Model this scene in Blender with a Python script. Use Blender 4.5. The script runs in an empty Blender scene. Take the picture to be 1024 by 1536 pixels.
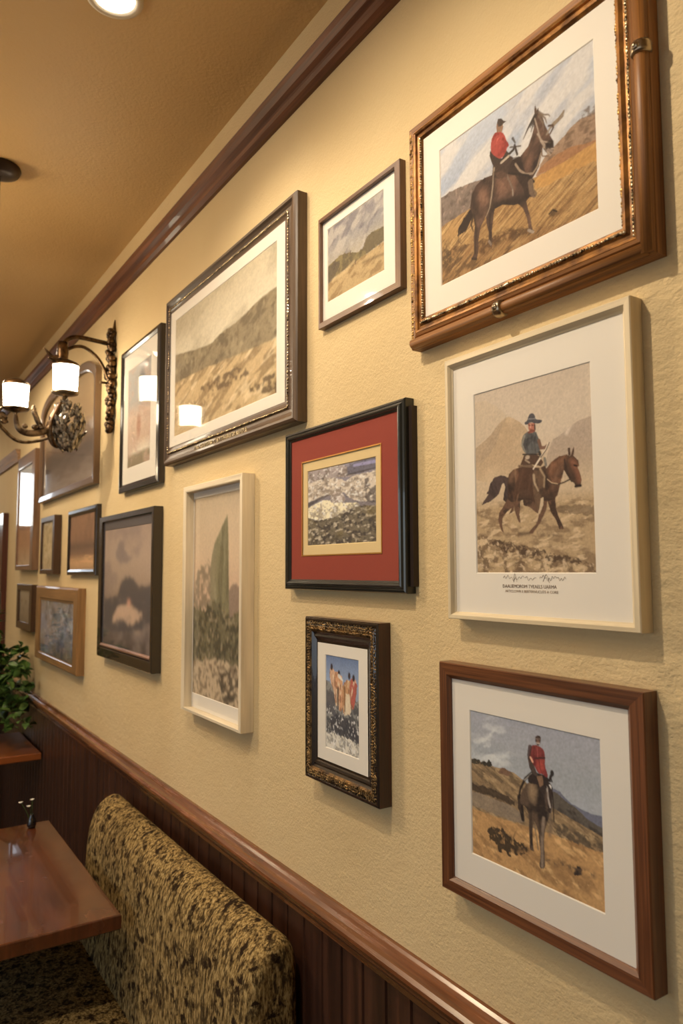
import bpy, math, random
import numpy as np
from mathutils import Vector, Matrix
random.seed(7)
S = bpy.context.scene
COL = S.collection

# ================================================================ camera, light, exposure
cam_d = bpy.data.cameras.new('camera'); cam = bpy.data.objects.new('camera', cam_d); COL.objects.link(cam); S.camera = cam
cam_d.sensor_fit = 'VERTICAL'; cam_d.sensor_height = 36; cam_d.lens = 36 * 1101.59 / 1536
R_ = Vector((0.83683457, -0.54744497, -0.00345117)); U_ = Vector((-0.04056881, -0.06829845, 0.99683975)); F_ = Vector((0.54595062, 0.83404996, 0.07936369))
cam.matrix_world = Matrix(((R_.x, U_.x, -F_.x, -0.8), (R_.y, U_.y, -F_.y, 0), (R_.z, U_.z, -F_.z, 1.64), (0, 0, 0, 1)))
cam_d.dof.use_dof = True; cam_d.dof.focus_distance = 1.3; cam_d.dof.aperture_fstop = 6.0; cam_d.clip_start = .02

S.view_settings.view_transform = 'Standard'; S.view_settings.look = 'None'; S.view_settings.gamma = 1
S.view_settings.exposure = -0.24; S.view_settings.use_curve_mapping = False
S.cycles.use_denoising = True
S.cycles.max_bounces = 8; S.cycles.diffuse_bounces = 4; S.cycles.glossy_bounces = 4; S.cycles.transparent_max_bounces = 12
S.cycles.caustics_reflective = False; S.cycles.caustics_refractive = False; S.cycles.sample_clamp_indirect = 6

w = bpy.data.worlds.new('world'); S.world = w; w.use_nodes = True
nt = w.node_tree; sky = nt.nodes.new('ShaderNodeTexSky'); sky.sky_type = 'NISHITA'; sky.sun_elevation = math.radians(35); sky.sun_disc = False
nt.links.new(sky.outputs[0], nt.nodes['Background'].inputs[0]); nt.nodes['Background'].inputs[1].default_value = .35

WARM = (1.0, .82, .60)
# recessed ceiling lamps: (x, y, watts, cone degrees, source radius)
CANS = [(-.39, 1.51, 1.2, 130, .05), (-.84, .96, 5.0, 168, .022), (-1.10, 2.60, 4.4, 168, .03), (-.60, 4.0, 3.0, 168, .03),
        (-2.6, -.6, 1.0, 172, .06), (-2.6, 6.8, 1.0, 172, .06), (-.8, 5.9, 1.4, 172, .05)]
FILL_GLOBES = [(-1.75, 1.15, 2.55, 20), (-1.6, 4.62, 2.34, 36), (-1.2, 2.5, 2.58, 95)]   # unseen globes added to brighten the ceiling: x, y, z, glow
SHADE_EMIT = 24.0
WINDOW_W = 17.0

# ================================================================ helpers
def new_obj(name, verts, faces, mat=None, parent=None, smooth=False, uvs=None, mats=None, fm=None):
    off = Vector(parent.get('_o', (0, 0, 0))) if parent else Vector((0, 0, 0))
    me = bpy.data.meshes.new(name)
    me.from_pydata([tuple(Vector(v) - off) for v in verts], [], [tuple(f) for f in faces])
    if mat: me.materials.append(mat)
    if mats:
        for m_ in mats: me.materials.append(m_)
        me.polygons.foreach_set('material_index', fm)
    if uvs is not None:
        l = me.uv_layers.new(name='UVMap'); l.data.foreach_set('uv', np.array(uvs, np.float32).ravel())
    if smooth: me.polygons.foreach_set('use_smooth', [True] * len(me.polygons))
    me.update()
    o = bpy.data.objects.new(name, me); COL.objects.link(o)
    if parent: o.parent = parent; o['_o'] = tuple(off)
    return o

def thing(name, label, cat, loc, group=None):
    o = bpy.data.objects.new(name, None); COL.objects.link(o); o.location = loc; o.empty_display_size = .05
    o['label'] = label; o['category'] = cat; o['_o'] = tuple(loc)
    if group: o['group'] = group
    return o

def struct(name, *a, **k):
    o = new_obj(name, *a, **k); o['kind'] = 'structure'; return o

class MB:
    def __init__(s): s.v = []; s.f = []; s.uv = []
    def add(s, vs, fs, uv=None):
        n = len(s.v); s.v += [tuple(v) for v in vs]
        for i, f in enumerate(fs):
            s.f.append([n + k for k in f]); s.uv += (uv[i] if uv else [(0, 0)] * len(f))
    def box(s, a, b):
        (x0, y0, z0), (x1, y1, z1) = a, b
        vs = [(x, y, z) for x in (x0, x1) for y in (y0, y1) for z in (z0, z1)]
        fs = [(0, 1, 3, 2), (4, 6, 7, 5), (0, 4, 5, 1), (2, 3, 7, 6), (0, 2, 6, 4), (1, 5, 7, 3)]
        L = max(range(3), key=lambda k: abs(b[k] - a[k])); uv = []
        for f in fs:
            row = []
            for k in f:
                p = vs[k]; o_ = [p[m] for m in range(3) if m != L]; row.append((p[L], o_[0] + o_[1]))
            uv.append(row)
        s.add(vs, fs, uv)
    def tube(s, path, rad, n=10, cap=True):
        P = [Vector(p) for p in path]; m = len(P)
        R = rad if isinstance(rad, (list, tuple)) else [rad] * m
        base = len(s.v); prev = None; L = 0; rows = []
        for i, p in enumerate(P):
            t = (P[min(i + 1, m - 1)] - P[max(i - 1, 0)]).normalized()
            if prev is None:
                a = t.orthogonal().normalized()
            else:
                a = prev - t * prev.dot(t); a = a.normalized() if a.length > 1e-6 else t.orthogonal().normalized()
            prev = a; b = t.cross(a)
            if i: L += (P[i] - P[i - 1]).length
            rows.append(L)
            for k in range(n):
                th_ = 2 * math.pi * k / n; s.v.append(tuple(p + (a * math.cos(th_) + b * math.sin(th_)) * R[i]))
        for i in range(m - 1):
            for k in range(n):
                k2 = (k + 1) % n
                s.f.append([base + i * n + k, base + i * n + k2, base + (i + 1) * n + k2, base + (i + 1) * n + k])
                s.uv += [(rows[i], k * .01), (rows[i], (k + 1) * .01), (rows[i + 1], (k + 1) * .01), (rows[i + 1], k * .01)]
        if cap:
            s.f.append([base + k for k in range(n)][::-1]); s.uv += [(0, 0)] * n
            s.f.append([base + (m - 1) * n + k for k in range(n)]); s.uv += [(0, 0)] * n
    def lathe(s, prof, c, n=24, axis=None):
        # prof: list of (radius, height along axis)
        ax = Vector(axis or (0, 0, 1)).normalized(); a = ax.orthogonal().normalized(); b = ax.cross(a); c = Vector(c); base = len(s.v)
        for r, h in prof:
            for k in range(n):
                t = 2 * math.pi * k / n; s.v.append(tuple(c + ax * h + (a * math.cos(t) + b * math.sin(t)) * r))
        for i in range(len(prof) - 1):
            for k in range(n):
                k2 = (k + 1) % n
                s.f.append([base + i * n + k, base + i * n + k2, base + (i + 1) * n + k2, base + (i + 1) * n + k]); s.uv += [(k * .02, prof[i][1]), (k * .02 + .02, prof[i][1]), (k * .02 + .02, prof[i + 1][1]), (k * .02, prof[i + 1][1])]
    def ball(s, c, r, rot=None, n=6, m=4):
        # ellipsoid, r = (rx, ry, rz)
        rx, ry, rz = r if isinstance(r, (tuple, list)) else (r, r, r)
        c = Vector(c); base = len(s.v); M = rot or Matrix.Identity(3)
        s.v.append(tuple(c + M @ Vector((0, 0, rz))))
        for i in range(1, m):
            p = math.pi * i / m
            for k in range(n):
                t = 2 * math.pi * k / n; s.v.append(tuple(c + M @ Vector((rx * math.sin(p) * math.cos(t), ry * math.sin(p) * math.sin(t), rz * math.cos(p)))))
        s.v.append(tuple(c + M @ Vector((0, 0, -rz)))); e = len(s.v) - 1
        for k in range(n):
            k2 = (k + 1) % n
            s.f.append([base, base + 1 + k, base + 1 + k2]); s.uv += [(0, 0)] * 3
            s.f.append([base + 1 + (m - 2) * n + k2, base + 1 + (m - 2) * n + k, e]); s.uv += [(0, 0)] * 3
            for i in range(m - 2):
                q = base + 1 + i * n; s.f.append([q + k, q + n + k, q + n + k2, q + k2]); s.uv += [(0, 0)] * 4
    def build(s, name, mat, parent=None, smooth=False):
        return new_obj(name, s.v, s.f, mat, parent, smooth, s.uv)

def extrude_y(prof, ys, close=True):
    """profile of (x, z) points swept along y; uv = (length, across)"""
    mb = MB(); n = len(prof); acc = [0]
    for i in range(n): acc.append(acc[-1] + math.dist(prof[i], prof[(i + 1) % n]))
    vs = [(x, y, z) for y in ys for x, z in prof]; fs = []; uv = []
    for j in range(len(ys) - 1):
        for i in range(n if close else n - 1):
            i2 = (i + 1) % n
            fs.append((j * n + i, j * n + i2, (j + 1) * n + i2, (j + 1) * n + i))
            uv.append([(ys[j], acc[i]), (ys[j], acc[i + 1]), (ys[j + 1], acc[i + 1]), (ys[j + 1], acc[i])])
    if close:
        fs.append(tuple(range(n))[::-1]); uv.append([(p[0], p[1]) for p in prof][::-1])
        fs.append(tuple((len(ys) - 1) * n + k for k in range(n))); uv.append([(p[0], p[1]) for p in prof])
    mb.add(vs, fs, uv); return mb

def bezier(pts, n=8):
    """Catmull-Rom through the points"""
    P = [Vector(p) for p in pts]; out = []
    for i in range(len(P) - 1):
        a = P[max(i - 1, 0)]; b = P[i]; c = P[i + 1]; d = P[min(i + 2, len(P) - 1)]
        for k in range(n):
            t = k / n; out.append(.5 * ((2 * b) + (c - a) * t + (2 * a - 5 * b + 4 * c - d) * t * t + (3 * b - a - 3 * c + d) * t ** 3))
    out.append(P[-1]); return out

# ---------------------------------------------------------------- prints and paintings (colour of the printed ink itself)
def lin(c):
    c = np.asarray(c, float) / 255.0
    return np.where(c <= 0.04045, c / 12.92, ((c + 0.055) / 1.055) ** 2.4)

class Art:
    def __init__(s, W, H, ref=(245, 235, 218), seed=1):
        s.W, s.H = W, H
        s.g = (0.84 / lin(ref)) ** .35 * (0.84 / lin(ref).mean()) ** .65
        s.rng = np.random.default_rng(seed)
        s.u, s.v = np.meshgrid((np.arange(W) + .5) / W, (np.arange(H) + .5) / H)
        s.asp = H / W
        s.c = np.zeros((H, W, 3))
    def col(s, c):
        k = lin(c) * s.g; return np.clip(k * .80 + k.mean() * .18, 0, .95)
    def noise(s, sx, sy=None, octv=4, ang=0.0, warp=0.0):
        sy = sy or sx
        a = math.radians(ang)
        x = s.u; y = s.v * s.asp
        if warp:
            w = s.noise(4, 4, 2); x = x + (w - .5) * warp
        x, y = x * math.cos(a) + y * math.sin(a), -x * math.sin(a) + y * math.cos(a)
        out = 0; amp = 1; tot = 0
        for o in range(octv):
            n = 257
            g = s.rng.random((n, n))
            X = (x * sx + 40) % (n - 1); Y = (y * sy + 40) % (n - 1)
            i = X.astype(int); j = Y.astype(int); fx = X - i; fy = Y - j
            fx = fx * fx * (3 - 2 * fx); fy = fy * fy * (3 - 2 * fy)
            out = out + amp * ((g[j, i] * (1 - fx) + g[j, i + 1] * fx) * (1 - fy) + (g[j + 1, i] * (1 - fx) + g[j + 1, i + 1] * fx) * fy)
            tot += amp; amp *= .55; sx *= 2; sy *= 2
        out = out / tot
        return np.clip((out - out.mean()) / (out.std() + 1e-6) * .125 + .5, 0, 1)
    def grad(s, stops):
        vs = [t[0] for t in stops]; cs = np.array([s.col(t[1]) for t in stops])
        for k in range(3): s.c[..., k] = np.interp(s.v, vs, cs[:, k])
    def pts(s, q):
        if isinstance(q, str): q = [tuple(float(t) for t in w.split(',')) for w in q.split()]
        return np.array(q, float)
    def poly(s, q, smooth=0, rough=0.005):
        P = s.pts(q)
        if len(P) > 3:
            P = np.where(P > .965, P + .12, np.where(P < .03, P - .12, P))
        for _ in range(smooth):
            A = np.roll(P, -1, 0); P = np.stack([P * .75 + A * .25, P * .25 + A * .75], 1).reshape(-1, 2)
        if rough:
            dx = (s.noise(28, 28, 3) - .5) * rough; dy = (s.noise(28, 28, 3) - .5) * rough
        else: dx = dy = 0
        m = np.zeros((s.H, s.W))
        for ox, oy in ((-.25, -.25), (.25, -.25), (-.25, .25), (.25, .25)):
            x = s.u + ox / s.W + dx; y = s.v + oy / s.H + dy
            ins = np.zeros((s.H, s.W), bool)
            for (x1, y1), (x2, y2) in zip(P, np.roll(P, -1, 0)):
                if y1 == y2: continue
                ins ^= ((y1 > y) != (y2 > y)) & (x < (x2 - x1) * (y - y1) / (y2 - y1) + x1)
            m += ins * .25
        return m
    def line(s, q, w0, w1=None, soft=1.0):
        P = s.pts(q); w1 = w0 if w1 is None else w1
        n = len(P) - 1; m = np.zeros((s.H, s.W)); px = 1.0 / s.W
        for k in range(n):
            (x1, y1), (x2, y2) = P[k], P[k + 1]
            y1 *= s.asp; y2 *= s.asp
            X = s.u - x1; Y = s.v * s.asp - y1; dx = x2 - x1; dy = y2 - y1
            t = np.clip((X * dx + Y * dy) / (dx * dx + dy * dy + 1e-12), 0, 1)
            d = np.hypot(X - t * dx, Y - t * dy)
            w = w0 + (w1 - w0) * (k + t) / n
            m = np.maximum(m, np.clip((w / 2 - d) / (px * soft) + .5, 0, 1))
        return m
    def spot(s, q, rx, ry, soft=.4):
        (x, y), = s.pts(q)
        d = np.hypot((s.u - x) / rx, (s.v - y) * s.asp / ry)
        return np.clip((1 - d) / soft + .0, 0, 1)
    def mix(s, m, c, a=1.0):
        m = (np.clip(m, 0, 1) * a)[..., None] if not np.isscalar(m) else m * a
        s.c = s.c * (1 - m) + s.col(c) * m
    def blur(s, n):
        for _ in range(n):
            p = np.pad(s.c, ((1, 1), (1, 1), (0, 0)), mode='edge')
            s.c = (p[1:-1, 1:-1] * 2 + p[:-2, 1:-1] + p[2:, 1:-1] + p[1:-1, :-2] + p[1:-1, 2:]) / 6
        return s
    def finish(s, k=.10):
        # pencil and brush grain
        h = s.noise(50, 180, 2, -25) + s.noise(180, 60, 2, 20); h = (h - h.mean()) / h.std()
        g = s.noise(90, 90, 2); g = (g - g.mean()) / g.std()
        lum = s.c.mean(-1); e = np.clip(1 - lum, .3, 1)
        s.c = s.c * (1 + k * e[..., None] * (h * .7 + g * .6)[..., None]); return s
    def mul(s, f, m=None):
        f = f[..., None] if not np.isscalar(f) else f
        if m is not None: f = 1 + (f - 1) * m[..., None]
        s.c = s.c * f

def th(n, lo, hi): return np.clip((n - lo) / (hi - lo), 0, 1)

def paint_red_coat_rider():
    a = Art(240, 196, (252, 240, 224), 3)
    a.grad([(0, (196, 202, 212)), (.3, (172, 182, 200)), (.55, (208, 200, 190)), (1, (204, 194, 184))])
    cl = a.noise(3, 9, 5, -28, .15)
    a.mix(th(cl, .42, .62), (226, 218, 208), .8)
    a.mix(th(a.noise(4, 12, 4, -28), .55, .75), (160, 170, 190), .55)
    hl = a.poly('-0.003,0.356 0.115,0.354 0.287,0.399 0.378,0.422 0.375,0.641 0.223,0.602 0.046,0.624 -0.008,0.657', 1, .02)
    a.mix(hl, (134, 116, 104)); a.mix(hl * th(a.noise(22, 30), .45, .7), (92, 78, 72), .7); a.mix(hl * th(a.noise(40, 30), .6, .75), (180, 150, 132), .6)
    hr = a.poly('0.697,0.527 0.790,0.483 0.844,0.455 0.888,0.423 0.934,0.422 1.003,0.448 0.999,0.637 0.676,0.621', 1, .015)
    a.mix(hr, (168, 134, 104)); a.mix(hr * th(a.noise(20, 34), .5, .7), (112, 86, 66), .75)
    a.mix(a.poly('0.696,0.557 0.789,0.546 0.877,0.551 0.960,0.592 0.996,0.607 0.926,0.626 0.769,0.643 0.657,0.614', 1, .01), (176, 116, 62), .8)
    bush = a.poly('0.888,0.404 0.931,0.372 0.972,0.370 0.975,0.433 0.938,0.444', 1, .05); a.mix(bush * th(a.noise(60, 60), .4, .6), (120, 104, 92), .8)
    f = a.poly('0.004,0.608 0.047,0.565 0.236,0.563 0.657,0.609 0.823,0.618 1.008,0.601 1.008,1.013 0.919,1.012 -0.006,1.031')
    a.mix(f, (192, 146, 80))
    st = a.noise(5, 60, 4, -27)
    a.mix(f * th(st, .5, .66), (148, 106, 56), .75); a.mix(f * th(a.noise(9, 110, 3, -27), .55, .7), (222, 180, 110), .7); a.mix(f * th(a.noise(14, 140, 3, -30), .56, .68), (120, 84, 48), .6)
    a.mix(f * a.poly('0.657,0.609 0.823,0.618 1.008,0.601 1.005,0.725 0.839,0.706 0.655,0.695', 1, .03), (214, 154, 62), .7)
    low = a.poly('-0.009,0.716 0.337,0.831 0.689,0.938 1.000,0.991 1.007,1.032 -0.006,1.031', 1, .05)
    a.mix(low, (142, 96, 54), .4); a.mix(low * th(a.noise(14, 60, 4, -27), .48, .62), (86, 62, 42), .75)
    a.mix(a.spot('0.043,0.814', .16, .12, .8) * th(a.noise(70, 50), .4, .6), (74, 60, 44), .8)
    a.mix(a.line('0.325,0.870 0.448,0.865 0.612,0.924', .10, .04, 6) * th(a.noise(50, 50), .3, .6), (96, 66, 38), .85)
    a.mix(a.spot('0.760,0.891', .026, .024, .5), (96, 70, 44), .9); a.mix(a.line('0.737,0.884 0.758,0.870 0.781,0.893', .008), (60, 44, 30))
    BR = (86, 62, 52); DK = (46, 36, 34)
    body = a.poly('0.395,0.428 0.333,0.411 0.274,0.424 0.240,0.474 0.228,0.558 0.250,0.628 0.260,0.701 0.249,0.798 0.250,0.889 0.228,0.922 0.268,0.936 0.281,0.893 0.284,0.804 0.300,0.734 0.340,0.671 0.341,0.722 0.356,0.791 0.355,0.868 0.374,0.918 0.380,0.864 0.379,0.797 0.394,0.695 0.399,0.663 0.451,0.664 0.525,0.708 0.553,0.715 0.583,0.762 0.604,0.833 0.613,0.888 0.614,0.928 0.643,0.949 0.634,0.909 0.627,0.844 0.613,0.780 0.604,0.729 0.628,0.710 0.659,0.730 0.650,0.682 0.647,0.613 0.618,0.570 0.487,0.467')
    neck = a.poly('0.667,0.282 0.624,0.386 0.573,0.418 0.499,0.400 0.487,0.489 0.647,0.606 0.685,0.555 0.709,0.469 0.709,0.362')
    head = a.poly('0.662,0.216 0.684,0.206 0.713,0.243 0.727,0.314 0.750,0.392 0.773,0.452 0.775,0.508 0.755,0.528 0.731,0.497 0.711,0.453 0.682,0.387 0.660,0.308')
    tail = a.poly('0.231,0.563 0.177,0.609 0.141,0.657 0.130,0.715 0.160,0.704 0.202,0.694 0.218,0.665 0.262,0.612', 0, .03)
    m = np.clip(body + neck + head, 0, 1)
    a.mix(tail, DK); a.mix(a.line('0.148,0.677 0.132,0.739 0.159,0.776', .008, .003), (90, 70, 54), .7)
    a.mix(a.line('0.253,0.618 0.232,0.675 0.248,0.735', .02, .004), DK, .9)
    a.mix(m, BR)
    sh = a.noise(10, 14, 4)
    a.mix(m * th(sh, .52, .7), (126, 92, 72), .7); a.mix(m * th(a.noise(9, 9), .56, .74), DK, .85)
    for p_, r1, r2 in (('0.454,0.533', .07, .10), ('0.325,0.535', .05, .07), ('0.527,0.556', .04, .05), ('0.621,0.457', .04, .09)):
        a.mix(m * a.spot(p_, r1, r2, .9), (160, 112, 84), .6)
    a.mix(m * a.line('0.386,0.658 0.451,0.657 0.556,0.705 0.616,0.703', .07, .05, 12), DK, .85); a.mix(m * a.line('0.244,0.476 0.260,0.576 0.294,0.641', .05, .04, 10), DK, .7); a.mix(m * a.line('0.378,0.466 0.393,0.574 0.386,0.647', .05, .03, 10), DK, .6); a.mix(m * a.line('0.580,0.483 0.621,0.447 0.661,0.360', .03, .02, 6), (58, 44, 40), .7); a.mix(m * a.line('0.658,0.553 0.688,0.491 0.699,0.416', .03, .02, 5), DK, .6)
    a.mix(m * a.line('0.253,0.629 0.269,0.740 0.257,0.892', .02, .01, 3), DK, .8); a.mix(m * a.line('0.368,0.681 0.367,0.791 0.366,0.890', .02, .015, 3), DK, .7)
    a.mix(a.line('0.614,0.920 0.641,0.946', .014), (170, 150, 130)); a.mix(a.line('0.357,0.858 0.370,0.886', .013), (150, 130, 112), .8); a.mix(a.line('0.236,0.917 0.266,0.935', .014), (60, 46, 40))
    a.mix(a.poly('0.499,0.384 0.571,0.414 0.604,0.545 0.643,0.595 0.616,0.703 0.646,0.690 0.659,0.728 0.596,0.707 0.587,0.634 0.538,0.521 0.487,0.473'), DK, .7)
    for q in ('0.676,0.211 0.654,0.236 0.624,0.272 0.595,0.320', '0.669,0.221 0.639,0.252 0.609,0.293', '0.664,0.238 0.639,0.274', '0.679,0.208 0.661,0.257 0.643,0.306'):
        a.mix(a.line(q, .022, .004), (60, 50, 46), .9)
    a.mix(a.poly('0.664,0.208 0.671,0.143 0.682,0.190 0.692,0.181 0.695,0.220'), (92, 72, 60))
    for q in ('0.693,0.213 0.721,0.249 0.748,0.267 0.757,0.285', '0.702,0.235 0.728,0.274 0.738,0.317', '0.693,0.238 0.715,0.295 0.719,0.349'):
        a.mix(a.line(q, .012, .004), (120, 100, 82), .9)
    a.mix(a.line('0.737,0.382 0.756,0.357 0.776,0.354 0.806,0.345 0.827,0.335 0.834,0.309', .012, .012), (150, 132, 112)); a.mix(a.line('0.776,0.349 0.806,0.335 0.831,0.311', .026, .008), (150, 130, 106))
    a.mix(a.line('0.747,0.338 0.771,0.351 0.774,0.369 0.755,0.394', .01), (88, 66, 54))
    for q in ('0.668,0.236 0.684,0.314 0.699,0.401 0.744,0.512', '0.699,0.401 0.754,0.449', '0.712,0.451 0.772,0.500', '0.681,0.343 0.717,0.429 0.753,0.523'):
        a.mix(a.line(q, .007), (176, 154, 132), .9)
    a.mix(a.spot('0.747,0.461', .03, .03, .4), (34, 28, 28), .9); a.mix(a.line('0.740,0.484 0.764,0.510', .012), (150, 128, 112))
    a.mix(a.line('0.542,0.448 0.569,0.508 0.604,0.553 0.648,0.576 0.677,0.550 0.702,0.480', .011), (160, 136, 112)); a.mix(a.line('0.703,0.460 0.707,0.503 0.744,0.527', .006), (120, 96, 76))
    a.mix(a.line('0.476,0.385 0.487,0.489 0.520,0.595 0.522,0.643', .011, .007), (160, 140, 120)); a.mix(a.line('0.497,0.479 0.618,0.570 0.653,0.632', .012), (50, 40, 36))
    a.mix(a.line('0.632,0.620 0.638,0.685 0.655,0.716', .03), (120, 96, 76), .9)
    a.mix(a.poly('0.377,0.249 0.372,0.285 0.391,0.358 0.415,0.395 0.467,0.390 0.500,0.346 0.484,0.315 0.457,0.356 0.414,0.312'), (66, 54, 48))
    a.mix(a.poly('0.396,0.356 0.456,0.372 0.499,0.357 0.530,0.398 0.498,0.453 0.486,0.499 0.433,0.477 0.384,0.442'), (74, 56, 48)); a.mix(a.poly('0.401,0.419 0.455,0.437 0.497,0.495 0.527,0.598 0.495,0.601 0.454,0.512'), (104, 74, 58), .6)
    jac = a.poly('0.425,0.153 0.462,0.176 0.481,0.224 0.488,0.266 0.492,0.318 0.452,0.361 0.405,0.306 0.379,0.256 0.387,0.184 0.405,0.154', 1)
    a.mix(jac, (182, 62, 50)); a.mix(jac * th(a.noise(30, 22), .55, .7), (140, 38, 34), .8); a.mix(jac * th(a.noise(30, 30), .6, .75), (236, 110, 84), .7)
    a.mix(a.line('0.464,0.226 0.492,0.279 0.496,0.296', .014), (150, 44, 38))
    a.mix(a.poly('0.424,0.110 0.431,0.088 0.465,0.120 0.467,0.153 0.458,0.178 0.425,0.157'), (150, 112, 84)); a.mix(a.poly('0.426,0.092 0.436,0.072 0.459,0.086 0.472,0.109 0.491,0.127 0.472,0.129 0.461,0.134 0.435,0.126'), (74, 62, 56))
    a.mix(a.line('0.401,0.387 0.394,0.476 0.380,0.567 0.366,0.636 0.340,0.682', .013, .005), (160, 138, 112)); a.mix(a.line('0.403,0.415 0.399,0.523 0.381,0.644', .012, .006), (70, 54, 46), .8)
    a.mix(a.line('0.456,0.372 0.489,0.361 0.531,0.346 0.540,0.320', .022, .012), (60, 50, 46)); a.mix(a.line('0.451,0.380 0.499,0.368', .014), (196, 176, 150))
    a.mix(a.line('0.528,0.267 0.544,0.308', .014, .008), (96, 92, 92)); a.mix(a.line('0.511,0.316 0.577,0.351', .008), (100, 92, 88)); a.mix(a.line('0.542,0.332 0.555,0.393', .012), (60, 50, 48))
    a.mul(.94 + .12 * a.noise(80, 80, 2))
    return a.finish()

def paint_hat_rider():
    a = Art(200, 264, (232, 212, 186), 5)
    a.grad([(0, (196, 174, 148)), (.3, (204, 182, 154)), (.55, (196, 168, 132)), (.62, (198, 170, 130)), (1, (176, 146, 106))])
    a.mul(.95 + .1 * a.noise(5, 5, 3))
    m1 = a.poly('-0.003,0.037 0.110,0.050 0.230,0.105 0.311,0.164 0.362,0.327 -0.021,0.473'); a.mix(m1, (196, 172, 140), .8)
    m2 = a.poly('0.023,0.334 0.101,0.278 0.263,0.186 0.322,0.166 0.379,0.187 0.467,0.238 0.562,0.329 0.643,0.428 0.638,0.538 0.004,0.489', 1, .012)
    a.mix(m2, (182, 150, 110), .85); a.mix(m2 * th(a.noise(8, 5, 4, 60), .5, .7), (206, 174, 132), .7); a.mix(m2 * a.poly('0.023,0.334 0.263,0.186 0.322,0.166 0.273,0.208 0.172,0.349 0.033,0.406', 1, .02), (168, 142, 112), .6)
    m3 = a.poly('0.688,0.342 0.771,0.320 0.842,0.287 0.920,0.265 1.006,0.255 1.011,0.567 0.596,0.535', 1, .01); a.mix(m3, (168, 144, 122), .8)
    a.mix(m3 * a.line('0.811,0.318 0.852,0.279 0.892,0.259', .03, .01, 4), (214, 192, 168), .8)
    fog = np.exp(-((a.v - .56) / .10) ** 2); a.mix(fog, (200, 172, 134), .8)
    g = np.clip((a.v - .60) / .06, 0, 1); a.mix(g, (180, 148, 104))
    a.mix(g * th(a.noise(10, 26, 5, 8), .47, .62), (132, 104, 72), .75); a.mix(g * th(a.noise(12, 40, 4, -10), .55, .7), (212, 180, 134), .8)
    a.mix(a.poly('0.674,0.676 0.835,0.678 1.015,0.694 1.013,0.743 0.833,0.716 0.734,0.698', 1, .04), (116, 92, 66), .7)
    a.mix(a.line('0.399,0.802 0.488,0.798', .03, .02, 3), (92, 70, 50), .8); a.mix(a.line('0.585,0.801 0.749,0.823', .05, .02, 6) * th(a.noise(40, 40), .3, .6), (110, 86, 62), .8)
    fg = a.poly('0.005,0.782 0.177,0.815 0.328,0.853 0.539,0.878 0.725,0.927 0.919,0.960 1.004,0.961 1.002,1.003 -0.004,1.001', 1, .05)
    a.mix(fg * th(a.noise(22, 30, 4), .44, .58), (104, 78, 54), .8); a.mix(a.poly('0.115,0.834 0.294,0.832 0.430,0.869 0.581,0.899 0.825,0.922 0.948,0.954 0.723,0.958 0.579,0.931 0.406,0.902 0.234,0.878', 1, .05) * th(a.noise(40, 40), .3, .5), (80, 58, 42), .9)
    a.mix(fg * th(a.noise(34, 34, 3), .6, .72), (216, 184, 142), .7)
    BR = (84, 58, 42); DK = (48, 34, 30)
    tail = a.poly('0.320,0.497 0.250,0.478 0.191,0.483 0.147,0.514 0.127,0.551 0.104,0.567 0.124,0.572 0.085,0.601 0.056,0.628 0.112,0.617 0.143,0.612 0.192,0.594 0.223,0.579 0.242,0.549 0.258,0.526 0.275,0.520 0.285,0.545 0.270,0.578 0.263,0.612 0.303,0.635 0.341,0.556', 0, .012)
    a.mix(tail, (78, 60, 56)); a.mix(tail * th(a.noise(16, 30, 3, 60), .5, .7), (50, 38, 38), .8)
    legs = a.poly('0.304,0.608 0.257,0.653 0.224,0.679 0.214,0.720 0.227,0.755 0.252,0.786 0.264,0.787 0.249,0.749 0.255,0.708 0.301,0.676 0.342,0.658 0.312,0.693 0.353,0.679 0.362,0.652 0.375,0.693 0.401,0.738 0.415,0.741 0.409,0.695 0.416,0.662 0.415,0.635 0.440,0.610 0.444,0.650 0.504,0.667 0.552,0.695 0.573,0.709 0.555,0.748 0.488,0.791 0.493,0.801 0.520,0.800 0.582,0.749 0.631,0.693 0.646,0.642 0.673,0.701 0.712,0.742 0.736,0.787 0.771,0.789 0.766,0.776 0.733,0.730 0.713,0.684 0.708,0.639 0.529,0.596')
    body = a.poly('0.310,0.513 0.321,0.480 0.362,0.459 0.436,0.452 0.599,0.470 0.641,0.461 0.637,0.551 0.739,0.578 0.708,0.639 0.654,0.643 0.592,0.639 0.527,0.635 0.462,0.624 0.395,0.627 0.338,0.630 0.304,0.608')
    neck = a.poly('0.635,0.486 0.683,0.451 0.746,0.428 0.811,0.424 0.835,0.440 0.783,0.499 0.756,0.553 0.727,0.621 0.675,0.637 0.625,0.602')
    head = a.poly('0.785,0.442 0.816,0.432 0.855,0.435 0.893,0.464 0.899,0.490 0.887,0.496 0.905,0.528 0.915,0.559 0.903,0.589 0.878,0.592 0.857,0.567 0.830,0.553 0.807,0.526 0.783,0.499')
    a.mix(legs, (104, 72, 52)); a.mix(legs * th(a.noise(18, 18), .5, .65), DK, .8)
    m = np.clip(body + neck + head, 0, 1); a.mix(m, BR)
    a.mix(m * th(a.noise(9, 12), .5, .68), DK, .85); a.mix(m * th(a.noise(12, 9), .58, .74), (150, 96, 62), .6)
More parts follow.
